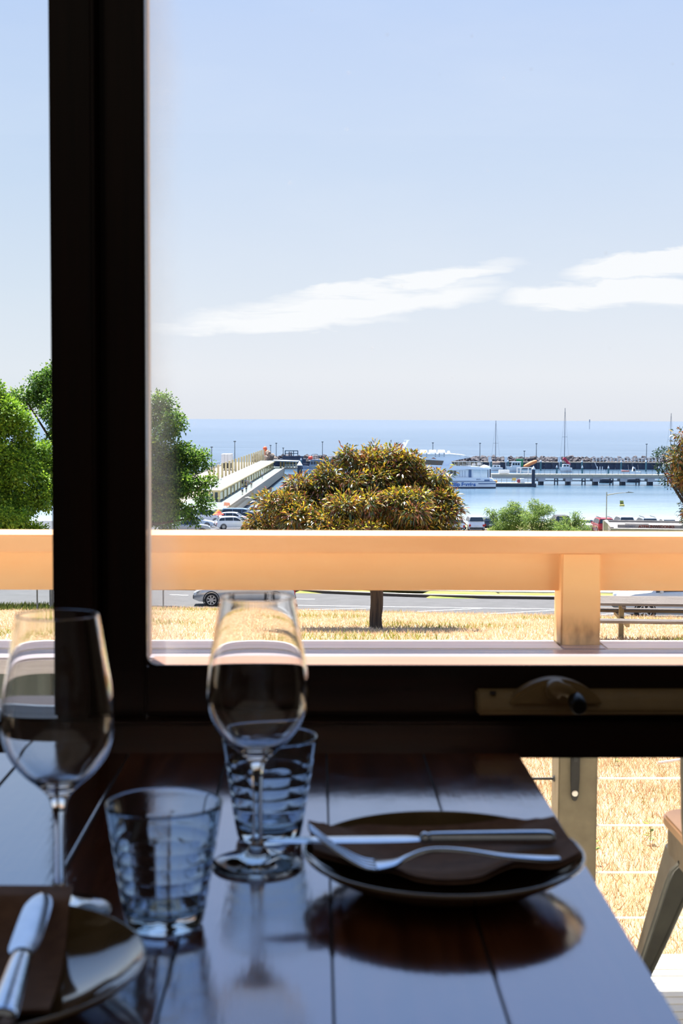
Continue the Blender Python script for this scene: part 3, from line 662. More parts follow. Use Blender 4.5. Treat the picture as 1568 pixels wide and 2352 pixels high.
def leg(sx, sy):
    """pressed channel leg: flanges along x and y that meet in a rounded outer corner, edges rolled, arched at the top"""
    mb = MB(); rings = []
    N = 14
    for i in range(N + 1):
        f = i / N; z = (SZ - .066) * (1 - f)
        w = .072 * (1 - f) ** .75 + .020
        arch = .0 if f > .12 else (1 - f / .12)
        w += .035 * arch ** 2
        cx = .162 + .058 * f; cy = .162 + (.095 if sy > 0 else .10) * f
        r = .016 * (1 - f) + .008
        tO = [(cx - w, cy), (cx - r, cy)] + [(cx - r + r * sin(a), cy - r + r * cos(a)) for a in (pi / 8, pi / 4, 3 * pi / 8)] + [(cx, cy - r), (cx, cy - w)]
        th = .0035
        tI = [(cx - th, cy - w), (cx - th, cy - r - th)] + [(cx - r + (r - th) * sin(a), cy - r + (r - th) * cos(a)) for a in (3 * pi / 8, pi / 4, pi / 8)] + [(cx - r - th, cy - th), (cx - w, cy - th)]
        rings.append([(sx * x, sy * y, z) for x, y in tO + tI])
    o = mb.loft(rings)
    for idx in (0, 6):                                # rolled edges
        pts = [tuple((V(r_[idx]) + V(r_[13 - idx])) / 2) for r_ in rings]
        mb.tube(pts, .0052, 8)
    return mb.build('leg', MT['gunmetal'], ch, smooth=True)
for sx in (-1, 1):
    leg(sx, 1); leg(sx, -1)
    MB().tube(smooth_prof([(sx * .166, -.150, SZ - .07), (sx * .200, -.18, SZ + .02), (sx * .212, -.195, SZ + .12), (sx * .212, -.205, SZ + .24), (sx * .170, -.245, SZ + .35), (sx * .09, -.255, SZ + .395), (0, -.258, SZ + .405)], 5), .0125, 12).build('back_tube', MT['gunmetal'], ch, smooth=True)
MB().prism([(-.035, SZ - .05), (.035, SZ - .05), (.05, SZ + .40), (-.05, SZ + .40)], -.004, .004, 'y').move(Matrix.Translation((0, -.163, 0)) @ Matrix.Translation((0, 0, SZ)) @ Matrix.Rotation(R(13), 4, 'X') @ Matrix.Translation((0, 0, -SZ))).build('back_splat', MT['gunmetal'], ch, bevel=.001)

# ================================================================== GROUND
rng = np.random.default_rng(7)
HP = [(3.2, 1.75), (8, 2.12), (14, 2.72), (25, 3.9), (46, 6.32), (60, 7.93), (64, 8.4), (80, 8.9), (95, 9.65), (110, 10.35), (130, 11.3), (165, 12.9), (200, 14.55), (235, 17.0), (262, 19.0)]
def hgt(y):
    return np.interp(y, [a for a, b in HP], [b for a, b in HP])
def gz(y): return CAM.z - float(hgt(y))
def road_z(y): return CAM.z - (7.62 + .05 * (y - 54))
SEA = CAM.z - 18.0
def crest(x): return 50.3 - .93 * x                     # far edge of the lawn, a line that runs away to the left
def strip_mesh(name, xs_of_y, ys, zf, m, nx=12):
    vs = []; fs = []
    for y in ys:
        a, b = xs_of_y(y)
        vs += [(a + (b - a) * i / nx, y, zf(a + (b - a) * i / nx, y)) for i in range(nx + 1)]
    W = nx + 1
    fs = [(j * W + i, j * W + i + 1, j * W + W + i + 1, j * W + W + i) for j in range(len(ys) - 1) for i in range(nx)]
    mb = MB(); mb.add(vs, fs); return mb.build(name, m, smooth='all')
MT['lawn'] = mat('dry_lawn', (206, 178, 142), .95, col2=(184, 154, 112), nscale=(1.1, 1.1, 1.1), detail=12, ramp=(.38, .66), spec=.1, bump=.25, bscale=.02)
vs = []; ys = np.concatenate([np.linspace(2.8, 20, 24), np.linspace(21, 80, 50)])
mb = MB(); W = 61; xs = np.linspace(-30, 34, W); verts = []
for x in xs:
    yc = crest(x)
    for tt in np.linspace(0, 1, 50):
        y = 2.9 + (yc - 2.9) * tt; verts.append((x, y, gz(y)))
    verts.append((x, yc + 1.2, min(gz(yc), road_z(yc)) - .6))
K = 51
mb.add(verts, [(i * K + j, (i + 1) * K + j, (i + 1) * K + j + 1, i * K + j + 1) for i in range(W - 1) for j in range(K - 1)])
struct(mb.build('lawn', MT['lawn'], smooth='all'), 'dry straw-coloured lawn sloping away from the veranda')
MT['asphalt'] = mat('grey_asphalt', (103, 101, 100), .85, col2=(94, 92, 91), nscale=(1.5, 1.5, 1.5), detail=8, spec=.2)
MT['line'] = mat('road_line_paint', (240, 240, 238), .6)
MT['kerb'] = mat('kerb_concrete', (176, 170, 160), .8, col2=(150, 144, 134), nscale=(3, 3, 3))
MT['verge'] = mat('verge_grass', (156, 140, 88), .95, col2=(108, 124, 60), nscale=(.5, 1.2, 1), detail=6, spec=.1)
def rp_(px, py):
    """point on the sloping road plane under an image position"""
    d = ray(px, py); a = .05; # z = CAM.z - 7.62 - a*(y-54)
    s = (CAM.z - 7.62 + a * 54 - CAM.z + 0) / (d.z + a * d.y); return CAM + d * s
kl = [(-200, 1352), (300, 1354), (560, 1357), (674, 1360), (806, 1366), (960, 1372), (1120, 1375), (1278, 1377), (1568, 1379.5), (1800, 1381)]
kpts = [rp_(*q) for q in kl]
kpts[0] = V((kpts[1].x - 14, kpts[1].y + 3, 0)); kpts = sorted(kpts, key=lambda q: q.x)
kx = [q.x for q in kpts]; ky = [q.y for q in kpts]
def kerb_y(x): return float(np.interp(x, kx, ky))
mb = MB(); xs = np.linspace(-32, 36, 60); vs = []
for x in xs:
    ya, yb_ = crest(x) - 6, kerb_y(x)
    vs += [(x, ya + (yb_ - ya) * i / 8, road_z(ya + (yb_ - ya) * i / 8)) for i in range(9)]
mb.add(vs, [(i * 9 + j, (i + 1) * 9 + j, (i + 1) * 9 + j + 1, i * 9 + j + 1) for i in range(59) for j in range(8)])
struct(mb.build('road', MT['asphalt'], smooth='all'), 'sunlit grey asphalt road below the lawn')
mb = MB()
rings = [[(x, kerb_y(x) - .02, road_z(kerb_y(x)) - .05), (x, kerb_y(x) + .0, road_z(kerb_y(x)) + .14), (x, kerb_y(x) + .16, road_z(kerb_y(x)) + .15), (x, kerb_y(x) + .18, road_z(kerb_y(x)) - .05)] for x in xs]
mb.loft(rings); struct(mb.build('kerb', MT['kerb']), 'dark-faced concrete kerb along the road')
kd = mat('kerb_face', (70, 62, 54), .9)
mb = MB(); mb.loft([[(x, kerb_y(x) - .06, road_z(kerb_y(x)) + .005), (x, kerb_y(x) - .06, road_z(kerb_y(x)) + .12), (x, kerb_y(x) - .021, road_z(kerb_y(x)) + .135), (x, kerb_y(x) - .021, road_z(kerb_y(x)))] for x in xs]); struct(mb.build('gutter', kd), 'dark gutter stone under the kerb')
def road_line(a, b, w=.10, bow=0):
    A, B = rp_(*a), rp_(*b); n = 14; d = (B - A); s = V((-d.y, d.x, 0)).normalized() * (w / 2); mb = MB(); rings = []
    for i in range(n + 1):
        q = A + d * (i / n); rings.append([(q.x - s.x, q.y - s.y, road_z(q.y - s.y) + .006), (q.x + s.x, q.y + s.y, road_z(q.y + s.y) + .006), (q.x + s.x, q.y + s.y, road_z(q.y + s.y) + .012), (q.x - s.x, q.y - s.y, road_z(q.y - s.y) + .012)])
    return struct(mb.loft(rings).build('road_line', MT['line']), 'white line painted on the road')
for a, b in [((684, 1391), (1278, 1399.5)), ((676, 1376), (722, 1377)), ((391, 1366), (431, 1368)), ((684, 1402), (850, 1397)), ((960, 1405), (1105, 1398)), ((1095, 1412), (1278, 1402)), ((1383, 1412), (1420, 1409)), ((1383, 1402), (1568, 1405))]:
    road_line(a, b, .16)
# land beyond the kerb down to the shore
struct(strip_mesh('verge', lambda y: (-34, 36), np.linspace(59, 80, 8), lambda x, y: max(road_z(kerb_y(x)) + .13 if y < kerb_y(x) + 4 else -99, CAM.z - float(hgt(max(y, kerb_y(x)))) ) if y > kerb_y(x) + .17 else road_z(kerb_y(x)) - .3, MT['verge'], 70), 'strip of green and straw grass behind the kerb')
MT['path'] = mat('path_concrete', (206, 200, 190), .8, col2=(190, 184, 174), nscale=(2, 2, 2))
pth = MB(); pth.loft([[(x, kerb_y(x) + 1.5, road_z(kerb_y(x)) + .16), (x, kerb_y(x) + 2.8, road_z(kerb_y(x)) + .19), (x, kerb_y(x) + 2.8, road_z(kerb_y(x)) + .1), (x, kerb_y(x) + 1.5, road_z(kerb_y(x)) + .1)] for x in xs]); struct(pth.build('footpath', MT['path']), 'pale footpath behind the kerb')
MT['shore'] = mat('foreshore', (186, 168, 124), .95, col2=(150, 160, 92), nscale=(.05, .35, 1), detail=6, spec=.1, ramp=(.45, .6))
struct(strip_mesh('foreshore', lambda y: (-.75 * y, .75 * y), np.linspace(79, 262, 26), lambda x, y: gz(y), MT['shore'], 20), 'straw and green foreshore ground running down to the water')
MT['carpark'] = mat('carpark_asphalt', (92, 92, 95), .9, col2=(84, 84, 87), nscale=(.6, .6, .6))
struct(strip_mesh('car_park', lambda y: (8, 60), np.linspace(150, 168, 5), lambda x, y: gz(y) + .05, MT['carpark'], 6), 'asphalt parking strip in front of the beach')
struct(strip_mesh('car_park', lambda y: (-46, -6), np.linspace(112, 208, 14), lambda x, y: gz(y) + .05, MT['carpark'], 6), 'asphalt parking area beside the pier entrance')

# ------------------------------------------------------------------ sea
sm = bpy.data.materials.new('bay_water'); sm.use_nodes = True; t = sm.node_tree; p = t.nodes['Principled BSDF']
c = t.nodes.new('ShaderNodeTexCoord'); sp = t.nodes.new('ShaderNodeSeparateXYZ'); t.links.new(c.outputs['Object'], sp.inputs[0])
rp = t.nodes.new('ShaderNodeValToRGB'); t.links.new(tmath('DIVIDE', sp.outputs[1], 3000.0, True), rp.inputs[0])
e = rp.color_ramp.elements; e[0].position, e[0].color = .082, rgba((170, 178, 180)); e[1].position, e[1].color = 1.0, rgba((88, 104, 124))  # farther stops grow paler, putting distance haze into the water colour
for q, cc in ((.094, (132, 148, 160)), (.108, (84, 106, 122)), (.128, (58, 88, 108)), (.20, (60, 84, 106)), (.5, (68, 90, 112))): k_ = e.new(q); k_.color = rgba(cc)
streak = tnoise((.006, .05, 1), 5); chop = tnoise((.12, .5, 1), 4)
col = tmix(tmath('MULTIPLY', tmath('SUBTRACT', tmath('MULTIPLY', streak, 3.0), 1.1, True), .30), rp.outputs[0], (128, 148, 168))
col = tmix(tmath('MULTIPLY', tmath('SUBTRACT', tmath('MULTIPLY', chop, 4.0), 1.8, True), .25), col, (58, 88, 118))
t.links.new(col, p.inputs['Base Color']); p.inputs['Roughness'].default_value = .22; p.inputs['IOR'].default_value = 1.33
bn = t.nodes.new('ShaderNodeBump'); bn.inputs['Strength'].default_value = .55; bn.inputs['Distance'].default_value = .5
t.links.new(tnoise((.16, .55, 1), 5), bn.inputs['Height']); t.links.new(bn.outputs[0], p.inputs['Normal'])
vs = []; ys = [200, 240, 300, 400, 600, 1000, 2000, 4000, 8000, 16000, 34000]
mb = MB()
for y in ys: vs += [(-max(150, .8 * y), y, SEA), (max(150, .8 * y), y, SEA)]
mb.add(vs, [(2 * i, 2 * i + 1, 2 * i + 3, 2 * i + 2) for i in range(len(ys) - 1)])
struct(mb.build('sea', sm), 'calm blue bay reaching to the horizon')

# ------------------------------------------------------------------ grass blades
def blades(name, X, Y, Z, hlo, hhi, wlo, whi, pal, label, seed, lean=.6):
    g = np.random.default_rng(seed); n = len(X)
    a = g.uniform(0, 2 * pi, n); h = g.uniform(hlo, hhi, n); w = g.uniform(wlo, whi, n); ln = g.uniform(.1, lean, n) * h; b = g.uniform(0, 2 * pi, n)
    P = np.empty((n, 3, 3)); P[:, 0] = np.stack([X - w * np.cos(a), Y - w * np.sin(a), Z - .01], 1); P[:, 1] = np.stack([X + w * np.cos(a), Y + w * np.sin(a), Z - .01], 1)
    P[:, 2] = np.stack([X + ln * np.cos(b), Y + ln * np.sin(b), Z + h], 1)
    me = bpy.data.meshes.new(name); me.vertices.add(3 * n); me.vertices.foreach_set('co', P.reshape(-1)); me.loops.add(3 * n); me.loops.foreach_set('vertex_index', np.arange(3 * n, dtype=np.int32))
    me.polygons.add(n); me.polygons.foreach_set('loop_start', np.arange(0, 3 * n, 3, dtype=np.int32)); me.update(calc_edges=True)
    at_ = me.attributes.new('tint', 'FLOAT_COLOR', 'POINT'); pc = np.array([rgba(q) for q in pal]); idx = g.integers(0, len(pal), n)
    cc = pc[idx] * g.uniform(.8, 1.15, (n, 1)); cc[:, 3] = 1; at_.data.foreach_set('color', np.repeat(cc, 3, axis=0).reshape(-1).astype(np.float32))
    me.materials.append(MT['blade']); o = bpy.data.objects.new(name, me); COL.objects.link(o); o['kind'] = 'stuff'; o['label'] = label; o['category'] = 'grass'
    return o
MT['blade'] = leaf_mat('dry_grass_blades', .7, .3, .2)
straw = [(228, 200, 166), (218, 188, 148), (238, 216, 188), (208, 172, 138), (196, 176, 124), (230, 204, 172), (218, 178, 152), (166, 160, 104)]
near_straw = [(196, 168, 136), (206, 176, 140), (222, 198, 172), (186, 150, 108), (200, 166, 120), (224, 202, 180), (190, 144, 112), (128, 124, 66), (150, 112, 72)]
n = 300000; Y = rng.uniform(3.35, 11.5, n) ; X = rng.uniform(-1.6, 5.2, n)
blades('dry_grass', X, Y, CAM.z - hgt(Y), .015, .055, .001, .0028, near_straw, 'dry straw grass just below the veranda', 1, 1.4)
n = 150000; Y = 11.5 + (60 - 11.5) * rng.uniform(0, 1, n) ** .8; X = rng.uniform(-.31, .31, n) * Y + .5; ok = Y < crest(X) - .1; X, Y = X[ok], Y[ok]
patch = np.sin(X * .9 + 1.3 * np.sin(Y * .35)) + np.sin(Y * .8 + X * .3)
gm = (patch > .9) & (rng.uniform(0, 1, len(X)) < .35)
blades('dry_grass', X[~gm], Y[~gm], CAM.z - hgt(Y[~gm]), .03, .10, .006, .014, straw[:-1], 'dry straw lawn grass around the trees', 2, 1.0)
blades('green_grass', X[gm], Y[gm], CAM.z - hgt(Y[gm]), .05, .16, .006, .016, [(150, 150, 70), (128, 140, 58), (176, 164, 92)], 'greener grass patches in the dry lawn', 3, 1.0)
n = 5000; X = rng.uniform(-16, -8.6, n); Y = rng.uniform(49.5, 58.5, n); ok = Y < crest(X) - .1; X, Y = X[ok], Y[ok]  # dark greens put the tree's shade into the grass colour
blades('green_grass', X, Y, CAM.z - hgt(Y), .08, .26, .012, .026, [(84, 98, 40), (66, 84, 34), (104, 112, 52)], 'green grass tufts darkened to stand for shade under the bright tree', 6, .8)
n = 9000; X = rng.uniform(-24, 22, n); Y = crest(X) - rng.uniform(0, 1.6, n); blades('seed_grass', X, Y, CAM.z - hgt(Y), .05, .15, .004, .009, straw, 'long seeding grass on the lawn edge above the road', 4, .5)
for i in range(2): pass
# small weeds on the near lawn
MT['weed'] = leaf_mat('weed_leaves', .5, .3)
# ================================================================== TREES AND SHRUBS
def foliage(name, lobes, n, llen, lwid, pal, seed, parent, m, per=12, spread=.16, droop=.35, up_bias=.35, shell=(.72, 1.03), tipcol=None, fold=.25):
    """lobes: (centre, radii). Leaves in sprays set on the outside of the lobes; one mesh with a colour per leaf"""
    g = np.random.default_rng(seed)
    C = np.array([l[0] for l in lobes], float); Rd = np.array([l[1] for l in lobes], float)
    area = (Rd[:, 0] * Rd[:, 2]) ; prob = area / area.sum()
    li = g.choice(len(lobes), n, p=prob)
    d = g.normal(size=(n, 3)); d[:, 2] += up_bias; d /= np.linalg.norm(d, axis=1)[:, None]
    pos = C[li] + Rd[li] * d * g.uniform(*shell, (n, 1))
    keep = np.ones(n, bool)
    for j in range(len(lobes)):
        q = (((pos - C[j]) / Rd[j]) ** 2).sum(1); keep &= ~((q < .45) & (li != j))
    pos, d = pos[keep], d[keep]; n = len(pos)
    cl = np.repeat(np.arange(n), per); N = len(cl)
    off = g.normal(size=(N, 3)) * spread
    base = pos[cl] + off * .55
    ld = off / (np.linalg.norm(off, axis=1)[:, None] + 1e-6) * .9 + d[cl] * .6 + g.normal(size=(N, 3)) * .3; ld[:, 2] -= droop
    ld /= np.linalg.norm(ld, axis=1)[:, None]
    nr = d[cl] * .7 + np.array([0, 0, .9]) + g.normal(size=(N, 3)) * .55
    sd = np.cross(ld, nr); sd /= np.linalg.norm(sd, axis=1)[:, None] + 1e-9; nn = np.cross(sd, ld)
    L = llen * g.uniform(.6, 1.25, (N, 1)); Wd = lwid * g.uniform(.7, 1.2, (N, 1))
    P = np.empty((N, 4, 3)); P[:, 0] = base; P[:, 1] = base + ld * L * .5 + sd * Wd * .5 + nn * Wd * fold; P[:, 2] = base + ld * L - np.array([0, 0, 1]) * L * .15; P[:, 3] = base + ld * L * .5 - sd * Wd * .5 + nn * Wd * fold
    me = bpy.data.meshes.new(name); me.vertices.add(4 * N); me.vertices.foreach_set('co', P.reshape(-1)); me.loops.add(4 * N); me.loops.foreach_set('vertex_index', np.arange(4 * N, dtype=np.int32))
    me.polygons.add(N); me.polygons.foreach_set('loop_start', np.arange(0, 4 * N, 4, dtype=np.int32)); me.update(calc_edges=True)
    pc = np.array([rgba(q) for q, w in pal]); pw = np.array([w for q, w in pal], float); pw /= pw.sum()
    # neighbouring leaves of a spray share a hue, single leaves stray
    ci = g.choice(len(pal), n, p=pw); idx = np.where(g.uniform(size=N) < .6, ci[cl], g.choice(len(pal), N, p=pw))
    cc = pc[idx] * g.uniform(.75, 1.2, (N, 1))
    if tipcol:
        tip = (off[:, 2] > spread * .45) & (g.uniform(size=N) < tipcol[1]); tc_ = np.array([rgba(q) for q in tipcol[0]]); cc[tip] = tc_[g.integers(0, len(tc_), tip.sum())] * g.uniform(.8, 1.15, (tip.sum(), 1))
    cc[:, 3] = 1
    a = me.attributes.new('tint', 'FLOAT_COLOR', 'POINT'); a.data.foreach_set('color', np.repeat(cc, 4, axis=0).reshape(-1).astype(np.float32))
    me.materials.append(m); o = bpy.data.objects.new(name, me); COL.objects.link(o); o.parent = parent; o['kind'] = 'stuff'
    return o
MT['gum_leaf'] = leaf_mat('gum_leaves', .34, .28, .7)
MT['green_leaf'] = leaf_mat('plane_leaves', .45, .5, .4)
MT['bark'] = mat('grey_brown_bark', (98, 80, 64), .9, col2=(58, 46, 38), nscale=(26, 26, 2.0), bump=.3, bscale=.006, detail=5)
MT['bark2'] = mat('dark_bark', (74, 60, 46), .9, col2=(48, 38, 30), nscale=(10, 10, 2), bump=.8, bscale=.03)
def clump(L, k, f, seed, flat=.8):
    """break every lobe of a crown into smaller tufts that sit on its surface"""
    g = random.Random(seed); out = []
    for c_, r_ in L:
        for i in range(k):
            a = g.uniform(0, 2 * pi); z = g.uniform(-.55, 1); q = sqrt(max(0, 1 - z * z)); s_ = g.uniform(.7, 1.25) * f; o_ = g.uniform(.52, .82)
            out.append(((c_[0] + r_[0] * q * cos(a) * o_, c_[1] + r_[1] * q * sin(a) * o_, c_[2] + r_[2] * z * o_), (r_[0] * s_, r_[1] * s_, r_[2] * s_ * flat)))
    return out
def branches(root, tree_base, lobes, rad, fork, m, seed):
    g = random.Random(seed)
    for i, (c_, r_) in enumerate(lobes):
        a = V(fork) + V((g.uniform(-.1, .1), g.uniform(-.1, .1), g.uniform(-.2, .2))); b = V(c_)
        mid = (a + b) / 2 + V((g.uniform(-.15, .15), g.uniform(-.15, .15), -.1))
        MB().tube(smooth_prof([tuple(a), tuple(mid), tuple(b)], 4), [rad * .5 * (1 - .75 * k_ / 8) for k_ in range(9)], 7).build('branch', m, root, smooth=True)
def px_lobes(lst, Y, base, jig, seed):
    g = random.Random(seed); s = Y / F_PX; out = []
    for q in lst:
        px, py, rx, rz = q[:4]; dy = q[4] if len(q) > 4 else g.uniform(-jig, jig)
        p_ = on_y(px, py, Y + dy); out.append(((p_.x - base.x, p_.y - base.y, p_.z - base.z), (rx * s, max(rx, rz) * s * .85, rz * s)))
    return out

# flowering gum in front of the bay
gb = V((at(866, 30.6), 30.6, 0)); gb.z = gz(30.6)
gum = thing('flowering_gum', 'rounded bronze-and-gold leaved gum with one bare trunk on the dry lawn', 'tree', gb)
gl = [(880, 1068, 62, 46, 0), (800, 1060, 18, 22, -.3), (926, 1062, 22, 24, -.2), (835, 1098, 62, 50, -.5), (905, 1112, 78, 60, .1), (772, 1128, 68, 50, -.3), (944, 1098, 36, 46, -.4), (985, 1148, 52, 52, -.2), (1016, 1102, 17, 26, -.3), (1022, 1160, 28, 34, -.5), (690, 1140, 66, 40, -.2), (645, 1176, 62, 46, -.6), (610, 1208, 38, 30, -.4), (715, 1190, 78, 50, -.9), (830, 1168, 72, 44, -1.2), (920, 1190, 92, 52, -1.0), (1000, 1206, 56, 40, -.7), (800, 1222, 90, 44, -1.3), (880, 1262, 110, 40, -.6), (700, 1240, 90, 40, -.5), (980, 1245, 70, 36, -.3), (860, 1160, 150, 90, .9), (740, 1195, 110, 60, .8), (965, 1190, 80, 60, 1.0)]
lobes = px_lobes(gl, 30.6, gb, .4, 3)
gpal = [((88, 84, 34), 3), ((70, 88, 34), 4.4), ((112, 66, 46), 2.6), ((136, 116, 40), 2.4), ((80, 44, 38), 1.8), ((168, 140, 46), 1.6), ((48, 66, 28), 4.0), ((146, 98, 66), 1.4)]
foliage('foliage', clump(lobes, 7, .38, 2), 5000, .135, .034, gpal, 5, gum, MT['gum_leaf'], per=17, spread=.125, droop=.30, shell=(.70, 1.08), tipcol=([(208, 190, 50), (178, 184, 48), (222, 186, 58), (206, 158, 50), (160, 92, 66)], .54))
th_ = on_y(866, 1330, 30.6).z - gb.z
tk = smooth_prof([(.02, 0, -.15), (.0, 0, .0), (-.015, 0, .25), (.01, 0, .55), (.0, 0, .9), (-.03, 0, th_), (-.06, 0, th_ + .35)], 4)
MB().tube(tk, [.19, .17, .155, .148, .145, .143, .14, .138, .137, .138, .14, .141, .14, .14, .142, .145, .145, .146, .148, .15, .15, .145, .14, .13, .12], 14).build('trunk', MT['bark'], gum, smooth='all')
branches(gum, gb, lobes[:18], .085, (-.05, 0, th_ + .25), MT['bark'], 2)
# big green trees beside the lawn edge, behind the window post
s55 = 55 / F_PX
def green_tree(label, base_px, Y, lob, n, seed, pal, tip, group='broad green trees past the window post', leaf=(.115, .085), trunk=.26):
    b = V((at(base_px, Y), Y, 0)); b.z = min(gz(Y), 0) - .2
    r = thing('broadleaf_tree', label, 'tree', b, 0, group)
    L = px_lobes(lob, Y, b, 1.0, seed)
    foliage('foliage', clump(L, 8, .34, seed), n, leaf[0], leaf[1], pal, seed, r, MT['green_leaf'], per=11, spread=.2, droop=.12, tipcol=tip)
    zc_ = sum(l[0][2] for l in L) / len(L)
    MB().tube(smooth_prof([(0, 0, -.3), (.03, .02, 1.0), (-.05, .05, zc_ * .6), (.05, 0, zc_)], 4), [trunk * (1 - .05 * k_) for k_ in range(13)], 12).build('trunk', MT['bark2'], r, smooth=True)
    branches(r, b, L, trunk * .8, (0, .03, zc_ * .55), MT['bark2'], seed)
    return r
palA = [((118, 152, 44), 3), ((96, 136, 38), 3), ((146, 172, 58), 2), ((72, 106, 32), 2)]
palB = [((86, 124, 44), 3), ((64, 100, 36), 3), ((110, 146, 50), 2), ((46, 76, 28), 2.2)]
green_tree('bright lime-green leafy tree left of the timber post, seen through the fixed pane', -70, 55, [(30, 1010, 66, 60), (-30, 960, 80, 80), (75, 1075, 55, 70), (20, 1100, 90, 80), (-60, 1120, 100, 90), (60, 1165, 62, 60), (-20, 1190, 110, 60), (100, 1130, 34, 50), (20, 1230, 90, 40), (-70, 1040, 90, 80, 1.2)], 6200, 11, palA, ([(160, 190, 60), (138, 176, 48)], .5))
green_tree('tall darker green tree peeking out on both sides of the timber post', 236, 59, [(95, 890, 34, 40), (60, 920, 45, 40), (110, 950, 46, 60), (180, 880, 80, 70), (210, 980, 95, 90), (300, 960, 80, 80), (372, 930, 30, 30), (385, 985, 42, 50), (330, 1050, 90, 80), (400, 1060, 46, 50), (450, 1065, 30, 26), (468, 1045, 14, 12), (375, 1120, 66, 60), (440, 1115, 44, 34), (478, 1110, 20, 16), (462, 1160, 26, 26), (390, 1170, 56, 46), (320, 1180, 90, 60), (210, 1100, 130, 110), (130, 1040, 60, 80), (440, 1190, 20, 20)], 8200, 12, palB, ([(128, 160, 50), (104, 142, 44), (150, 172, 70)], .5))
# gum at the picture edge, and the dark cypress boughs behind it
rb = V((at(1640, 33), 33, 0)); rb.z = gz(33)
rg = thing('flowering_gum', 'bronze-leaved gum branch reaching into view beside the far jetty', 'tree', rb)
rl_ = px_lobes([(1566, 1012, 18, 20, 0), (1560, 1052, 20, 22, 0), (1562, 1082, 22, 24, .2), (1572, 1106, 16, 12, 0), (1606, 1040, 42, 56, .3), (1620, 1100, 60, 50, 0), (1640, 1170, 60, 60, 0), (1600, 1090, 36, 34, .5)], 33, rb, .3, 8)
foliage('foliage', clump(rl_, 6, .38, 3), 900, .14, .036, gpal, 9, rg, MT['gum_leaf'], per=11, spread=.13, droop=.35, tipcol=([(186, 168, 40), (160, 140, 36), (170, 100, 60)], .4))
MB().tube(smooth_prof([(0, 0, -.1), (.03, 0, 1.2), (-.05, 0, 2.3), (-.2, 0, 3.0)], 4), [.17 - .006 * k_ for k_ in range(13)], 12).build('trunk', MT['bark'], rg, smooth=True)
branches(rg, rb, rl_, .1, (-.1, 0, 2.6), MT['bark'], 5)
cb = V((at(1640, 62), 62, 0)); cb.z = gz(70) - .5
cy = thing('cypress_tree', 'dark flat-tiered cypress behind the bronze-leaved branch', 'tree', cb)
cl_ = px_lobes([(1532, 1042, 30, 10, 0), (1522, 1050, 22, 6, .1), (1555, 1036, 26, 10, .3), (1528, 1078, 26, 9, 0), (1516, 1072, 16, 5, 0), (1552, 1084, 30, 10, .2), (1540, 1107, 20, 7, 0), (1600, 1060, 50, 30, 0), (1610, 1110, 60, 40, .3), (1620, 1170, 60, 60, 0)], 62, cb, .5, 4)
foliage('foliage', cl_, 900, .10, .05, [((38, 62, 34), 3), ((28, 46, 28), 3), ((58, 84, 44), 1.5)], 14, cy, MT['green_leaf'], per=11, spread=.12, droop=0)
MB().tube([(0, 0, -.2), (0, 0, 3), (-.1, 0, 6)], [.25, .2, .12], 10).build('trunk', MT['bark2'], cy, smooth=True)
branches(cy, cb, cl_, .16, (0, 0, 3.5), MT['bark2'], 6)
# pale shrubs by the parking strip
palS = [((120, 146, 72), 3), ((96, 126, 60), 3), ((146, 166, 90), 2), ((84, 108, 56), 1.5)]
def shrub(label, bpx, Y, lob, n, seed):
    b = V((at(bpx, Y), Y, 0)); b.z = gz(Y) - .1
    r = thing('coastal_shrub', label, 'shrub', b, 0, 'pale green shrubs by the parking strip')
    L = px_lobes(lob, Y, b, .5, seed)
    foliage('foliage', clump(L, 6, .40, seed), n, .17, .06, palS, seed, r, MT['green_leaf'], per=10, spread=.24, droop=.05, tipcol=([(170, 184, 96), (156, 176, 92)], .4))
    for k_, l in enumerate(L[:6]):
        MB().tube(smooth_prof([(.1 * (k_ - 3), 0, -.2), (l[0][0] * .4, l[0][1] * .4, l[0][2] * .5), l[0]], 3), [.07 - .007 * q for q in range(7)], 6).build('stem', MT['bark2'], r, smooth=True)
    return r
shrub('wide pale shrub beside the white four-wheel-drive, the leftmost of three', 1166, 124, [(1176, 1172, 26, 18), (1155, 1186, 22, 16), (1131, 1182, 9, 10), (1188, 1200, 34, 20), (1150, 1208, 30, 18), (1120, 1174, 6, 4), (1200, 1178, 12, 14), (1170, 1225, 46, 24)], 1500, 21)
shrub('tall rounded pale shrub with open branches, the middle one of three', 1232, 122, [(1232, 1168, 24, 17), (1250, 1182, 20, 20), (1215, 1190, 22, 18), (1240, 1205, 34, 24), (1262, 1215, 26, 16), (1240, 1228, 40, 20)], 1100, 22)
shrub('small thin pale shrub in front of the white hatchback', 1318, 120, [(1320, 1186, 12, 8), (1306, 1200, 18, 12), (1330, 1206, 18, 12), (1345, 1216, 16, 8), (1290, 1214, 22, 10), (1318, 1222, 44, 14)], 620, 23)

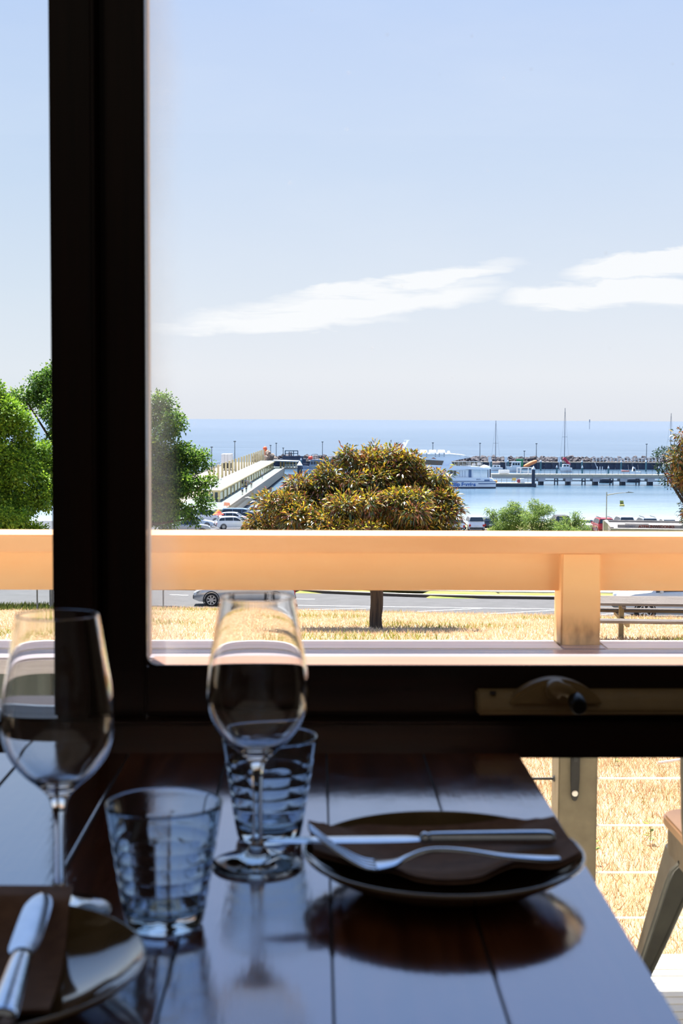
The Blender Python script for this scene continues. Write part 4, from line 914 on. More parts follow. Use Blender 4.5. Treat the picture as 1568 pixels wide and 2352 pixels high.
# ================================================================== CARS
MT['tyre'] = mat('tyre_rubber', (22, 22, 24), .8, col2=(30, 30, 32), nscale=(9, 9, 9)); MT['hub'] = mat('alloy_wheel', (200, 202, 206), .3, .8)
MT['cglass'] = mat('tinted_car_glass', (30, 38, 46), .06, ior=1.6, col2=(36, 44, 52), nscale=(2, 2, 2)); MT['tail'] = mat('red_tail_lamp', (190, 26, 22), .25); MT['head'] = mat('clear_head_lamp', (225, 230, 235), .15)
MT['plate'] = mat('number_plate', (230, 230, 225), .5); MT['trimblack'] = mat('car_trim', (34, 35, 37), .6)
_pc = {}
def paint(c_, metal=.0, rough=.25):
    k_ = (c_, metal)
    if k_ not in _pc: _pc[k_] = mat('car_paint', c_, rough, metal, col2=tuple(int(v * .96) for v in c_), nscale=(3, 3, 3), coat=.6)
    return _pc[k_]
STY = {  # stations: x/L, belt z, roof z (m); glasshouse stations A..D; cabin narrowing
    'sedan': dict(L=4.55, W=1.76, H=1.42, belt=[(0, .50), (.02, .66), (.10, .76), (.27, .88), (.34, .92), (.60, .94), (.84, .97), (.97, .93), (1, .70)], roof=[(.27, .88), (.45, 1.39), (.52, 1.42), (.62, 1.41), (.70, 1.36), (.86, .97)], pill=(.575,)),
    'hatch': dict(L=4.1, W=1.74, H=1.5, belt=[(0, .50), (.02, .70), (.12, .82), (.25, .95), (.5, 1.0), (.8, 1.02), (.97, 1.0), (1, .6)], roof=[(.23, .94), (.42, 1.45), (.55, 1.5), (.75, 1.48), (.88, 1.42), (.985, 1.0)], pill=(.52, .76)),
    'suv': dict(L=4.7, W=1.88, H=1.75, belt=[(0, .55), (.02, .86), (.10, .98), (.25, 1.06), (.5, 1.1), (.8, 1.12), (.97, 1.12), (1, .6)], roof=[(.23, 1.05), (.39, 1.68), (.52, 1.74), (.78, 1.73), (.92, 1.69), (.985, 1.12)], pill=(.50, .72)),
    'ute': dict(L=5.2, W=1.85, H=1.78, belt=[(0, .55), (.02, .88), (.10, 1.0), (.23, 1.08), (.5, 1.1), (.8, 1.12), (.985, 1.12), (1, .7)], roof=[(.22, 1.07), (.34, 1.7), (.44, 1.77), (.55, 1.76), (.60, 1.72), (.64, 1.12)], pill=(.47,)),
    'van': dict(L=4.9, W=1.9, H=1.95, belt=[(0, .55), (.02, .9), (.08, 1.05), (.16, 1.15), (.5, 1.2), (.8, 1.2), (.985, 1.2), (1, .6)], roof=[(.14, 1.13), (.26, 1.86), (.36, 1.94), (.75, 1.95), (.94, 1.92), (.99, 1.2)], pill=(.38, .66)),
}
def car(name, label, style, colour, loc, rz, group=None, metal=0.0, cat='car', rack=False):
    S = STY[style]; L, W = S['L'], S['W']; r = thing(name, label, cat, loc, rz, group); pm_ = paint(colour, metal)
    bx_, bz_ = zip(*S['belt']); rx, rz_ = zip(*S['roof']); A, D = rx[0], rx[-1]
    xs = sorted(set([0, .015, .05, .1, .16, .22, .3, .4, .5, .6, .7, .8, .88, .94, .985, 1.0] + list(rx))); rings = []
    for q in xs:
        b = float(np.interp(q, bx_, bz_)); cab = A < q < D; rz1 = float(np.interp(q, rx, rz_)) if cab else b + .015
        if rz1 < b + .015: rz1 = b + .015
        e_ = 1 - .12 * max(0, (.12 - q) / .12) ** 2 - .07 * max(0, (q - .88) / .12) ** 2
        w = W / 2 * e_; wt_ = w * (1 - .20 * (rz1 - b) / .62) - .02; zb = .24 + .10 * max(0, (.06 - q) / .06) + .12 * max(0, (q - .95) / .05)
        x = (q - .5) * L
        rings.append([(x, -w * .93, zb), (x, -w, zb + .16), (x, -w, b - .12), (x, -w * .965, b), (x, -wt_, rz1 - .045 * (rz1 > b + .1)), (x, -wt_ * .8, rz1), (x, wt_ * .8, rz1), (x, wt_, rz1 - .045 * (rz1 > b + .1)), (x, w * .965, b), (x, w, b - .12), (x, w, zb + .16), (x, w * .93, zb)])
    MB().loft(rings).build('body', pm_, r, smooth=35)
    def side(q, f, sg, o=.012):
        b = float(np.interp(q, bx_, bz_)); rz1 = float(np.interp(q, rx, rz_)); w = W / 2; wt_ = w * (1 - .20 * (rz1 - b) / .62) - .02
        zt = rz1 - .045; z = b + (zt - b) * f; y_ = w * .965 + (wt_ - w * .965) * f
        return ((q - .5) * L, sg * (y_ + o), z)
    B, C_ = rx[1], rx[-2]; cuts = [A + .035] + list(S['pill']) + [D - .03]
    for sg in (-1, 1):
        for i in range(len(cuts) - 1):
            q0, q1 = cuts[i] + (.006 if i else 0), cuts[i + 1] - .006
            bot = [q0 + (q1 - q0) * k_ / 6 for k_ in range(7)]; P0 = []; P1 = []
            for q in bot:
                b = float(np.interp(q, bx_, bz_)); top = float(np.interp(q, rx, rz_)) - .045
                if top - b < .10: continue
                P0.append(q)
            if len(P0) < 2: continue
            poly = [side(q, .05, sg) for q in P0] + [side(q, .86, sg) for q in reversed(P0)]
            n_ = len(poly); inn = [(p_[0], p_[1] - sg * .02, p_[2]) for p_ in poly]
            MB().add(poly + inn, [tuple(range(n_)), tuple(range(2 * n_ - 1, n_ - 1, -1))] + [(k_, (k_ + 1) % n_, n_ + (k_ + 1) % n_, n_ + k_) for k_ in range(n_)]).build('side_window', MT['cglass'], r)
    for q0, q1, nm, sg in ((A, B, 'windscreen', -1), (C_, D, 'rear_window', 1)):
        z0, z1 = float(np.interp(q0, rx, rz_)), float(np.interp(q1, rx, rz_)); x0, x1 = (q0 - .5) * L, (q1 - .5) * L
        def pt(f, yy): return V((x0 + (x1 - x0) * f, yy, z0 + (z1 - z0) * f))
        nrm = V((-(z1 - z0), 0, x1 - x0)).normalized()
        if nrm.x * sg < 0: nrm = -nrm
        zlo = 0.10; wb = W / 2 * .86; wtp = W / 2 * .74
        lo, hi = (zlo, .9) if nm == 'windscreen' else (.1, .88)
        fb, ft = (lo, hi)
        yb_, yt_ = (wb, wtp) if nm == 'windscreen' else (wtp, wb)
        q4 = [pt(fb, -yb_), pt(fb, yb_), pt(ft, yt_), pt(ft, -yt_)]
        MB().add([p_ + nrm * .016 for p_ in q4] + [p_ - nrm * .01 for p_ in q4], [(0, 1, 2, 3), (7, 6, 5, 4), (0, 4, 5, 1), (1, 5, 6, 2), (2, 6, 7, 3), (3, 7, 4, 0)]).build(nm, MT['cglass'], r)
    wr = .32 if style in ('sedan', 'hatch') else .37
    for wx in ((.175 if style != 'van' else .17) - .5, .80 - .5):
        for sg in (-1, 1):
            yo = sg * (W / 2 + .012); wl = MB().lathe([(.02, 0), (wr * .62, 0), (wr * .66, .012), (wr * .93, .012), (wr, -.03), (wr, -.19), (.02, -.19)], 24).move(Matrix.Translation((wx * L, yo, wr)) @ Matrix.Rotation(-sg * pi / 2, 4, 'X')).build('wheel', MT['tyre'], r, smooth=True)
            hb = MB(); hb.lathe([(.01, .014), (.05, .016), (.06, .006)], 10)
            for k_ in range(7): a_ = 2 * pi * k_ / 7; hb.beam((.04 * cos(a_), .04 * sin(a_), .006), (wr * .60 * cos(a_), wr * .60 * sin(a_), .006), .055, .02)
            hb.lathe([(wr * .60, .002), (wr * .60, .018), (wr * .67, .018), (wr * .67, .002)], 20)
            hb.move(Matrix.Translation((wx * L, yo, wr)) @ Matrix.Rotation(-sg * pi / 2, 4, 'X')); hb.build('hubcap', MT['hub'], wl)
    for wx in (.175 - .5, .80 - .5):
        for sg in (-1, 1):
            MB().lathe([(wr + .015, 0), (wr + .06, 0), (wr + .06, -.02), (wr + .015, -.02), (wr + .015, 0)], 20).move(Matrix.Translation((wx * L, sg * (W / 2 + .008), wr + .01)) @ Matrix.Rotation(-sg * pi / 2, 4, 'X')).build('wheel_arch', MT['trimblack'], r)
    hb_, tb_ = float(np.interp(.03, bx_, bz_)), float(np.interp(.985, bx_, bz_))
    for sg in (-1, 1):
        MB().box(-L * .497, -L * .44, sg * W * .29, sg * W * .455, hb_ - .16, hb_ - .02).build('headlight', MT['head'], r, bevel=.02)
        MB().box(L * .465, L * .502, sg * W * .36, sg * W * .47, tb_ - .30, tb_ - .02).build('tail_light', MT['tail'], r, bevel=.02)
        MB().box(-L * .5 + L * (A + .06), -L * .5 + L * (A + .06) + .12, sg * (W / 2 + .02), sg * (W / 2 + .16), .98 * S['belt'][4][1], .98 * S['belt'][4][1] + .12).build('door_mirror', pm_, r, bevel=.02)
    MB().box(L * .49, L * .505, -.26, .26, .62, .74).build('number_plate', MT['plate'], r)
    MB().box(L * .47, L * .508, -W * .43, W * .43, .34, .46).build('bumper', MT['trimblack'], r, bevel=.02)
    MB().box(-L * .508, -L * .47, -W * .40, W * .40, .34, .52).build('grille', MT['trimblack'], r, bevel=.02)
    if rack:
        for sg in (-1, 1): MB().beam(((B - .5) * L, sg * W * .33, S['H'] + .05), ((C_ - .5) * L, sg * W * .33, S['H'] + .03), .04, .05).build('roof_rail', MT['trimblack'], r)
    return r
GP = 'cars parked by the beach'
def park(px, Y): return (at(px, Y), Y, gz(Y) + .06)
silver = (196, 200, 206); white = (238, 240, 243)
# rear views along the beach
RV = pi / 2 + .0     # nose away from the camera
NOSE_AWAY = -pi / 2
car('four_wheel_drive', 'white four-wheel-drive parked beside the wide pale shrub, seen from behind', 'suv', white, park(1090, 164), NOSE_AWAY, GP)
car('hatchback', 'white hatchback half hidden by the bronze gum tree', 'hatch', white, park(1047, 162), NOSE_AWAY, GP)
car('hatchback', 'charcoal hatchback mostly hidden behind the wide pale shrub', 'hatch', (60, 64, 70), park(1124, 168), NOSE_AWAY, GP)
car('wagon', 'dark plum wagon parked between two pale shrubs', 'suv', (70, 48, 52), park(1287, 170), NOSE_AWAY, GP)
car('sedan', 'white sedan behind the small thin shrub, beside the red car', 'sedan', white, park(1345, 163), NOSE_AWAY, GP)
car('four_wheel_drive', 'red four-wheel-drive parked beside the street lamp', 'suv', (186, 36, 36), park(1385, 157), NOSE_AWAY, GP, rack=True)
car('four_wheel_drive', 'white rounded four-wheel-drive behind the graffiti roof, next to the street lamp', 'suv', white, park(1432, 166), NOSE_AWAY, GP)
car('four_wheel_drive', 'silver-grey four-wheel-drive with roof rails behind the graffiti roof', 'suv', (190, 198, 206), park(1484, 160), NOSE_AWAY, GP, rack=True)
car('sedan', 'white low sedan behind the far end of the graffiti roof', 'sedan', white, park(1533, 166), NOSE_AWAY, GP)
# parking area beside the pier
GQ = 'cars parked beside the pier'
car('utility_truck', 'silver utility truck parked under the tree boughs', 'ute', (176, 178, 180), park(425, 146), pi + .1, GQ, .4, cat='truck')
car('van', 'slate-blue van parked highest in the row by the pier', 'van', (132, 156, 186), park(548, 205), pi - .12, GQ)
car('hatchback', 'white hatchback with blue doors in front of the slate-blue van', 'hatch', (226, 232, 244), park(538, 192), pi - .12, GQ)
car('sedan', 'dark navy sedan beside the bronze gum', 'sedan', (44, 54, 72), park(575, 202), pi - .1, GQ)
car('hatchback', 'white hatchback with red tail lamp just above the railing', 'hatch', white, park(535, 166), pi + .2, GQ)
car('van', 'white van behind the tree boughs', 'van', white, park(470, 190), pi - .1, GQ)
car('sedan', 'pale blue sedan beside the white van', 'sedan', (206, 220, 234), park(450, 172), pi - .1, GQ)
# on the road
car('sedan', 'silver sedan parked on the road behind the wine glass', 'sedan', silver, (at(445, 60.5) + 2.16, 60.5, road_z(60.5)), .03, None, .55).scale = (.94, .94, .97)
car('four_wheel_drive', 'silver-white four-wheel-drive on the road behind the picnic table', 'ute', (206, 208, 210), (at(1424, 54.5) + 2.55, 54.5, road_z(54.5)), -.02, None, .35)
# ================================================================== LAWN FURNITURE, POLES
MT['grey_timber'] = mat('weathered_grey_timber', (124, 113, 104), .85, col2=(66, 55, 48), nscale=(1.5, 30, 30), detail=6, ramp=(.45, .75), bump=.6, bscale=.01)
MT['olive_post'] = mat('olive_painted_steel', (150, 132, 96), .6, col2=(134, 116, 84), nscale=(9, 9, 9))
pt_b = V((at(1432, 24.8), 24.8, 0)); pt_b.z = gz(24.8)
pic = thing('picnic_table', 'weathered grey picnic table with bench seats on the dry lawn', 'picnic table', pt_b, -.09)
s25 = 24.8 / F_PX
def pz(py, Y): return zat(py, Y, 1432) - pt_b.z
x0_, x1_ = -.62, 2.6
tz_ = pz(1380, 24.8)
for i in range(6): MB().box(x0_, x1_, -.36 + i * .185, -.36 + i * .185 + .17, tz_ - .045 - .006 * (i % 2), tz_).build('tabletop_plank', MT['grey_timber'], pic, bevel=.01)
bz_n = pz(1423, 24.1)
for yy, nn_ in ((-.82, 2), (.62, 2)):
    for i in range(nn_): MB().box(x0_ - .05, x1_, yy + i * .15 - .05, yy + i * .15 + .085, bz_n - .05, bz_n).build('bench_plank', MT['grey_timber'], pic, bevel=.008)
for xx in (0, 2.0):
    MB().box(xx - .04, xx + .04, -.06, .06, -.25, tz_ - .052).build('post', MT['olive_post'], pic, bevel=.005)
    MB().box(xx - .03, xx + .03, -.86, .82, bz_n - .11, bz_n - .051).build('bench_arm', MT['olive_post'], pic)
    MB().box(xx - .03, xx + .03, -.36, .36, tz_ - .10, tz_ - .052).build('table_bearer', MT['grey_timber'], pic)
MT['pole'] = mat('grey_steel_pole', (138, 142, 148), .5, .3, col2=(126, 130, 136), nscale=(9, 9, 9)); MT['darkpole'] = mat('slate_pole', (86, 96, 104), .6, col2=(76, 84, 92), nscale=(5, 5, 5))
GPo = 'slim posts on the lawn edge'
for px, Y, w_, lab in ((83, 50, .03, 'slim brown stake on the lawn edge under the bright tree'), (116, 52, .08, 'thicker slate post on the lawn edge beside the timber frame'), (374, 55, .03, 'slim dark stake on the lawn edge in front of the silver sedan')):
    b = (at(px, Y), Y, gz(Y) - .15)
    o = MB().tube([(0, 0, 0), (0, 0, 1.75)], w_, 8).tube([(0, 0, 1.75), (0, 0, 1.79)], [w_ * 1.15, w_ * .6], 8).build('marker_post', MT['darkpole'], smooth=True); o.location = b; tag(o, lab, 'post', GPo)
# white stick on the near lawn and a couple of weeds
stk = on_z(1545, 1757, gz(8.8)); o = MB().tube([(-.10, -.02, .03), (0, .01, .035), (.12, .03, .05)], [.010, .011, .008], 8).build('bleached_stick', mat('bleached_wood', (232, 224, 208), .7, col2=(214, 204, 186), nscale=(12, 40, 40)), smooth=True); o.location = (stk.x, stk.y, gz(stk.y)); tag(o, 'bleached white stick lying on the lawn below the wires', 'stick')
def weed(px, Y, n, label, seed):
    g = random.Random(seed); b = V((at(px, Y), Y, gz(Y))); r = thing('lawn_weed', label, 'weed', b, 0, 'small weeds in the dry lawn')
    MB().tube([(0, 0, -.02), (.005, 0, .05), (-.004, 0, .12)], [.003, .002, .001], 5).build('stem', MT['wstem'], r)
    for i in range(n):
        a = g.uniform(0, 2 * pi); z = .02 + .1 * i / n; l = g.uniform(.025, .04); w_ = l * .4; d = V((cos(a), sin(a), .35)); s_ = V((-sin(a), cos(a), 0)); p0 = V((0, 0, z))
        MB().add([p0, p0 + d * l * .5 + s_ * w_, p0 + d * l, p0 + d * l * .5 - s_ * w_, p0 + V((0, 0, -.0015)), p0 + d * l * .5 + s_ * w_ - V((0, 0, .0015)), p0 + d * l - V((0, 0, .0015)), p0 + d * l * .5 - s_ * w_ - V((0, 0, .0015))], [(0, 1, 2, 3), (7, 6, 5, 4)] + [(k_, (k_ + 1) % 4, 4 + (k_ + 1) % 4, 4 + k_) for k_ in range(4)]).build('leaf', MT['wleaf'], r)
MT['wstem'] = mat('weed_stem', (120, 112, 60), .7); MT['wleaf'] = mat('weed_leaf', (150, 160, 66), .5, col2=(120, 140, 50), nscale=(30, 30, 30))
weed(1508, 6.6, 9, 'yellow-green leafy weed beside the metal chair leg', 1); weed(1423, 9.0, 8, 'dry seeding weed below the top wire', 2); weed(1376, 6.2, 6, 'small grey-green weed beside the balustrade post', 3)

def street_lamp(px, Y, top_py, label, arm=1, base_y=None, h=None, grp=None, thick=.07, head=True):
    zb = gz(Y) if base_y is None else base_y; H = zat(top_py, Y, px) - zb
    r = thing('street_lamp', label, 'street lamp', (at(px, Y), Y, zb), 0, grp)
    MB().tube([(0, 0, 0), (0, 0, H * .5), (0, 0, H)], [thick, thick * .8, thick * .65], 10).build('pole', MT['pole'], r, smooth=True)
    MB().tube([(0, 0, 0), (0, 0, .25)], [thick * 2, thick * 1.6], 10).build('base', MT['pole'], r, smooth=True)
    if head:
        MB().tube(smooth_prof([(0, 0, H - .32), (arm * .35, 0, H - .20), (arm * .75, 0, H - .10), (arm * 1.15, 0, H - .06)], 4), [.07 - .004 * k_ for k_ in range(13)], 8).build('arm', MT['pole'], r, smooth=True)
        MB().prism([(arm * 1.10, H - .08), (arm * 1.55, H - .07), (arm * 1.60, H - .04), (arm * 1.35, H + .02), (arm * 1.12, H - .02)], -.13, .13, 'y').build('lamp_head', MT['darkpole'], r, bevel=.01)
        MB().tube([(arm * 1.28, 0, H), (arm * 1.28, 0, H + .08)], .03, 8).build('sensor', MT['darkpole'], r)
    return r
street_lamp(1393.5, 148, 1130, 'grey street lamp with a side arm standing beside the red car', 1.8)
# concrete amenities roof with graffiti
MT['conc'] = mat('pale_concrete', (150, 144, 138), .85, col2=(134, 128, 122), nscale=(1.2, 1.2, 1.2), detail=6); MT['conc_d'] = mat('grey_concrete', (132, 128, 126), .85, col2=(118, 114, 112), nscale=(1.5, 1.5, 1.5))
am_b = V((at(1404, 95), 95, 0)); am_b.z = gz(95)
am = thing('amenities_block', 'flat concrete roofed block with graffiti beside the street lamp', 'building', am_b, -.15)
rz1 = zat(1214, 95, 1450) - am_b.z; AW, AD = 8.5, 7.5
MB().box(.25, AW - .25, .3, AD - .3, 0, rz1 - .36).build('wall', MT['conc_d'], am)
MB().box(0, AW, 0, AD, rz1 - .35, rz1 - .12).build('roof_slab', MT['conc_d'], am, bevel=.01)
pr_ = MB()
pr_.box(0, AW, 0, .22, rz1 - .12, rz1).box(0, AW, AD - .22, AD, rz1 - .12, rz1 + .06).box(0, .22, .22, AD - .22, rz1 - .12, rz1 + .08)
pr_.build('parapet', MT['conc'], am, bevel=.01)
MB().box(.23, AW - .01, .23, AD - .23, rz1 - .119, rz1 - .085).build('roof_topping', MT['conc'], am)
MB().box(1.3, 2.9, 4.2, 4.9, rz1 - .084, rz1 + .05).build('roof_curb', MT['conc'], am, bevel=.02)
MB().box(5.2, 7.8, 3.1, 4.5, rz1 - .084, rz1 + .06).build('roof_curb', MT['conc'], am, bevel=.02)
MB().prism([(-.50, 0), (-.22, 0), (-.22, rz1 + .35), (-.50, rz1 + .55)], -.5, .6, 'y').build('vent_post', MT['conc'], am, bevel=.02)
def words(txt, size, m_, parent, loc, rot, bold=0.0, ext=.01, align='LEFT', name='lettering'):
    cu = bpy.data.curves.new(name, 'FONT'); cu.body = txt; cu.size = size; cu.extrude = ext; cu.offset = bold; cu.align_x = align; cu.materials.append(m_)
    o0 = bpy.data.objects.new(name, cu); COL.objects.link(o0); nm = bpy.data.meshes.new_from_object(o0.evaluated_get(bpy.context.evaluated_depsgraph_get())); bpy.data.objects.remove(o0); bpy.data.curves.remove(cu)
    o = bpy.data.objects.new(name, nm); COL.objects.link(o); o.parent = parent; o.location = loc; o.rotation_euler = rot; return o
MT['tagred'] = mat('rust_spray_paint', (120, 52, 34), .8, col2=(58, 34, 28), nscale=(1.3, 1.3, 1.3)); MT['taggrey'] = mat('grey_spray_paint', (110, 110, 118), .8)
yT = 1.5
MB().box(.6, 5.2, yT + .45, yT + .65, rz1 - .084, rz1 + .13).build('roof_curb', MT['conc'], am, bevel=.01)
words('ATBRUNWEDONKS', .27, MT['tagred'], am, (2.0, yT + .445, rz1 - .075), (pi / 2, 0, 0), .012, .002)
words('ATMEY', .22, MT['taggrey'], am, (1.1, yT + .445, rz1 - .05), (pi / 2, 0, 0), .006, .002)

# ================================================================== PEOPLE
def skin_mesh(name, pts, edges, rad, root_i, m_, parent, sub=1):
    me = bpy.data.meshes.new(name); me.from_pydata(pts, edges, []); o = bpy.data.objects.new(name, me); COL.objects.link(o)
    md = o.modifiers.new('s', 'SKIN'); sv = me.skin_vertices[0].data
    for i, r_ in enumerate(rad): sv[i].radius = r_ if isinstance(r_, tuple) else (r_, r_); sv[i].use_root = (i == root_i)
    md.use_smooth_shade = True
    if sub: s_ = o.modifiers.new('u', 'SUBSURF'); s_.levels = sub; s_.render_levels = sub
    dg = bpy.context.evaluated_depsgraph_get(); nm = bpy.data.meshes.new_from_object(o.evaluated_get(dg)); bpy.data.objects.remove(o); bpy.data.meshes.remove(me)
    nm.name = name; nm.materials.clear(); nm.materials.append(m_); q = bpy.data.objects.new(name, nm); COL.objects.link(q); q.parent = parent; return q
MT['skin'] = mat('skin', (214, 164, 134), .6, col2=(200, 150, 120), nscale=(9, 9, 9))
_cl = {}
def cloth(c_):
    if c_ not in _cl: _cl[c_] = mat('clothing', c_, .85, col2=tuple(int(v * .88) for v in c_), nscale=(12, 12, 12))
    return _cl[c_]
def person(label, loc, rz, H, shirt, trousers, hair, stride=.18, arm=.2, lean=0, hat=None, shorts=False, group='people on the pier'):
    r = thing('person', label, 'person', loc, rz, group); k_ = H / 1.72
    J = dict(pel=(0, 0, .93), wst=(0, .01, 1.06), cst=(0, .0, 1.27), nek=(0, .0, 1.45), nk2=(0, .01, 1.52), hd1=(0, .015, 1.58), hd2=(0, .02, 1.66),
             lh=(-.09, 0, .90), lk=(-.10, stride * .55, .50), la=(-.10, stride * .35 - .02, .09), lt=(-.11, stride * .35 + .14, .04),
             rh=(.09, 0, .90), rk=(.10, -stride * .25, .49), ra=(.10, -stride - .05, .11), rt=(.11, -stride + .10, .04),
             ls=(-.18, 0, 1.41), le=(-.24, -arm * .5, 1.14), lw=(-.24, -arm * .2 + .06, .90), lf=(-.235, -arm * .1 + .08, .80),
             rs=(.18, 0, 1.41), re=(.24, arm * .5, 1.14), rw=(.24, arm + .06, .92), rf=(.235, arm + .1, .82))
    K_ = list(J); I = {a: i for i, a in enumerate(K_)}
    P = [(x * k_, (y + lean * max(0, z - .9)) * k_, z * k_) for x, y, z in J.values()]
    Ed = [('pel', 'wst'), ('wst', 'cst'), ('cst', 'nek'), ('nek', 'nk2'), ('nk2', 'hd1'), ('hd1', 'hd2'), ('pel', 'lh'), ('lh', 'lk'), ('lk', 'la'), ('la', 'lt'), ('pel', 'rh'), ('rh', 'rk'), ('rk', 'ra'), ('ra', 'rt'), ('nek', 'ls'), ('ls', 'le'), ('le', 'lw'), ('lw', 'lf'), ('nek', 'rs'), ('rs', 're'), ('re', 'rw'), ('rw', 'rf')]
    rd = dict(pel=(.15, .11), wst=(.135, .10), cst=(.155, .11), nek=(.08, .07), nk2=(.05, .05), hd1=(.075, .085), hd2=(.07, .085), lh=.085, lk=.058, la=.042, lt=.035, rh=.085, rk=.058, ra=.042, rt=.035, ls=.055, le=.042, lw=.032, lf=.035, rs=.055, re=.042, rw=.032, rf=.035)
    sc_ = lambda v, f: tuple(q * f * k_ for q in v) if isinstance(v, tuple) else (v * f * k_, v * f * k_)
    skin_mesh('body', P, [(I[a], I[b]) for a, b in Ed], [sc_(rd[a], 1) for a in K_], I['pel'], MT['skin'], r)
    def garment(nm, ks, f, m_, root):
        ii = {a: i for i, a in enumerate(ks)}; skin_mesh(nm, [P[I[a]] for a in ks], [(ii[a], ii[b]) for a, b in Ed if a in ii and b in ii], [sc_(rd[a], f) for a in ks], ii[root], m_, r)
    garment('shirt', ['wst', 'cst', 'nek', 'ls', 'le', 'rs', 're'], 1.17, cloth(shirt), 'wst')
    garment('trousers', ['pel', 'lh', 'lk', 'rh', 'rk'] + ([] if shorts else ['la', 'ra']), 1.15, cloth(trousers), 'pel')
    hx_ = P[I['hd2']]
    if hat:
        MB().lathe([(.001, .09), (.07, .085), (.09, .03), (.095, .0), (.16, -.01), (.16, -.02), (.09, -.02)], 14, (hx_[0], hx_[1], hx_[2] + .03)).build('hat', cloth(hat), r, smooth=True)
    else: MB().sphere((hx_[0], hx_[1] - .02, hx_[2] + .02), .098 * k_, 12, 8, (.95, 1.05, .95)).build('hair', cloth(hair), r, smooth=True)
    sh = MB()
    for a in ('l', 'r'): p0, p1 = P[I[a + 'a']], P[I[a + 't']]; sh.tube([(p0[0], p0[1] - .05, p0[2] - .03), (p0[0], p0[1] + .02, p0[2] - .03), p1], [.045, .055, .04], 8)
    sh.build('shoes', cloth((40, 40, 44)), r, smooth=True)
    return r

# ================================================================== COVERED PIER
MT['fin'] = mat('sand_coloured_fin', (216, 194, 146), .6, col2=(204, 181, 133), nscale=(2, 2, 2)); MT['proof'] = mat('pale_roof_sheet', (160, 166, 170), .5, col2=(146, 152, 157), nscale=(.6, 3, 1))
MT['pglass'] = pane_mat('aqua_screen_glass', (196, 222, 224)); MT['pdeck'] = mat('pier_deck', (124, 135, 128), .7, col2=(112, 123, 117), nscale=(2, .5, 1)); MT['pconc'] = mat('pier_concrete', (176, 162, 146), .8, col2=(160, 146, 130), nscale=(1, 1, 1))
MT['shade_steel'] = mat('slate_steel', (58, 68, 80), .6, col2=(50, 58, 70), nscale=(1, 1, 1)); MT['whitecap'] = mat('white_cone', (240, 242, 244), .5, col2=(228, 230, 232), nscale=(3, 3, 3)); MT['pile'] = mat('navy_sleeve', (46, 58, 78), .6, col2=(40, 50, 68), nscale=(2, 2, 2))
PA = YAW + (812 - 784) / F_PX                 # pier bearing
def pier_pt(px, py, z): return on_z(px, py, z)
PDZ = CAM.z - 15.5
pe = on_z(520, 1170, PDZ)
pr0 = thing('covered_pier', 'long covered pier with sand-coloured fins and a pale roof beside the bronze gum', 'pier', (pe.x, pe.y, PDZ), -PA)
inv_ = Matrix.Rotation(PA, 4, 'Z')
def pl(px, py, z): q = on_z(px, py, z); return inv_ @ V((q.x - pe.x, q.y - pe.y, q.z - PDZ))
ROOF = CAM.z - 13.4
rr0, rl0 = pl(507, 1127, ROOF), pl(447, 1127, ROOF); rfar = pl(628, 1060, ROOF)
WXp = (rr0.x + rfar.x) / 2; LXp = rl0.x; y0p, y1p = rr0.y, rfar.y; RH = ROOF - PDZ
deck_r = 0.0
MB().box(LXp - 1.5, deck_r - .3, y0p - 22, y1p + 14, -.35, 0).build('deck', MT['pdeck'], pr0)
mb = MB(); mb.prism([(deck_r - .3, .28), (deck_r, .28), (deck_r + .05, -.2), (deck_r - .15, -2.1), (deck_r - .9, -2.3), (deck_r - .9, -.36), (deck_r - .3, -.36)], y0p - 22, y1p, 'y'); mb.build('edge_beam', MT['pconc'], pr0)
n_rib = 60
rib = MB().box(deck_r - .02, deck_r + .07, -.10, .10, -.9, .24).build('rib', MT['pconc'], pr0)
for i in range(n_rib):
    yy = y0p - 18 + i * 1.05
    if i == 0: rib.location = (0, yy, 0)
    else: inst(rib, (0, yy, 0), pr0)
nroof = 26; dyr = (y1p - y0p + 5) / nroof
for i in range(nroof):
    MB().box(LXp, WXp, y0p + i * dyr + .02, y0p + (i + 1) * dyr - .02, RH - .02, RH + .10).build('roof_sheet', MT['proof'], pr0)
MB().box(WXp - .02, WXp + .12, y0p - .05, y1p + 5, RH - .25, RH + .02).build('eave_trim', MT['fin'], pr0)
MB().box(LXp, WXp + .1, y0p - .14, y0p - .02, RH - .28, RH + .04).build('eave_trim', MT['fin'], pr0)
fx_ = []
for i in range(24):
    px = 481.5 if i == 0 else None
    d_ = 29.5 * (264 / 264) * 1.0
yy = None
FIN_TOP = CAM.z - 10.15 - PDZ
finx = LXp - .35
finp = MB().box(-.22, .22, -.30, .30, 0, FIN_TOP).build('fin', MT['fin'], pr0)
cnt = 0; yv = pl(490, 1100, ROOF).y
fl_ = [80, 150, 217, 275, 333, 387, 438, 487, 533, 575, 618, 656, 697, 732, 768, 800, 832, 862, 895]
for q in [10] + fl_:
    px = q / 7.13 + 480; d_ = ray(px, 1090); # intersect with the fin line
    dl = inv_ @ V((d_.x, d_.y, 0)); o_ = inv_ @ V((CAM.x - pe.x, CAM.y - pe.y, 0)); s_ = (finx - o_.x) / dl.x; yloc = o_.y + dl.y * s_
    if cnt == 0: finp.location = (finx, yloc, 0)
    else: inst(finp, (finx, yloc, 0), pr0)
    cnt += 1
nw = 22; dyw = (y1p - y0p) / nw
wp = MB().box(-.16, .16, -.16, .16, 0, RH - .25).build('wall_post', MT['fin'], pr0); wg = MB().box(-.02, .02, .18, dyw - .18, .15, RH - .3).build('screen_glass', MT['pglass'], pr0)
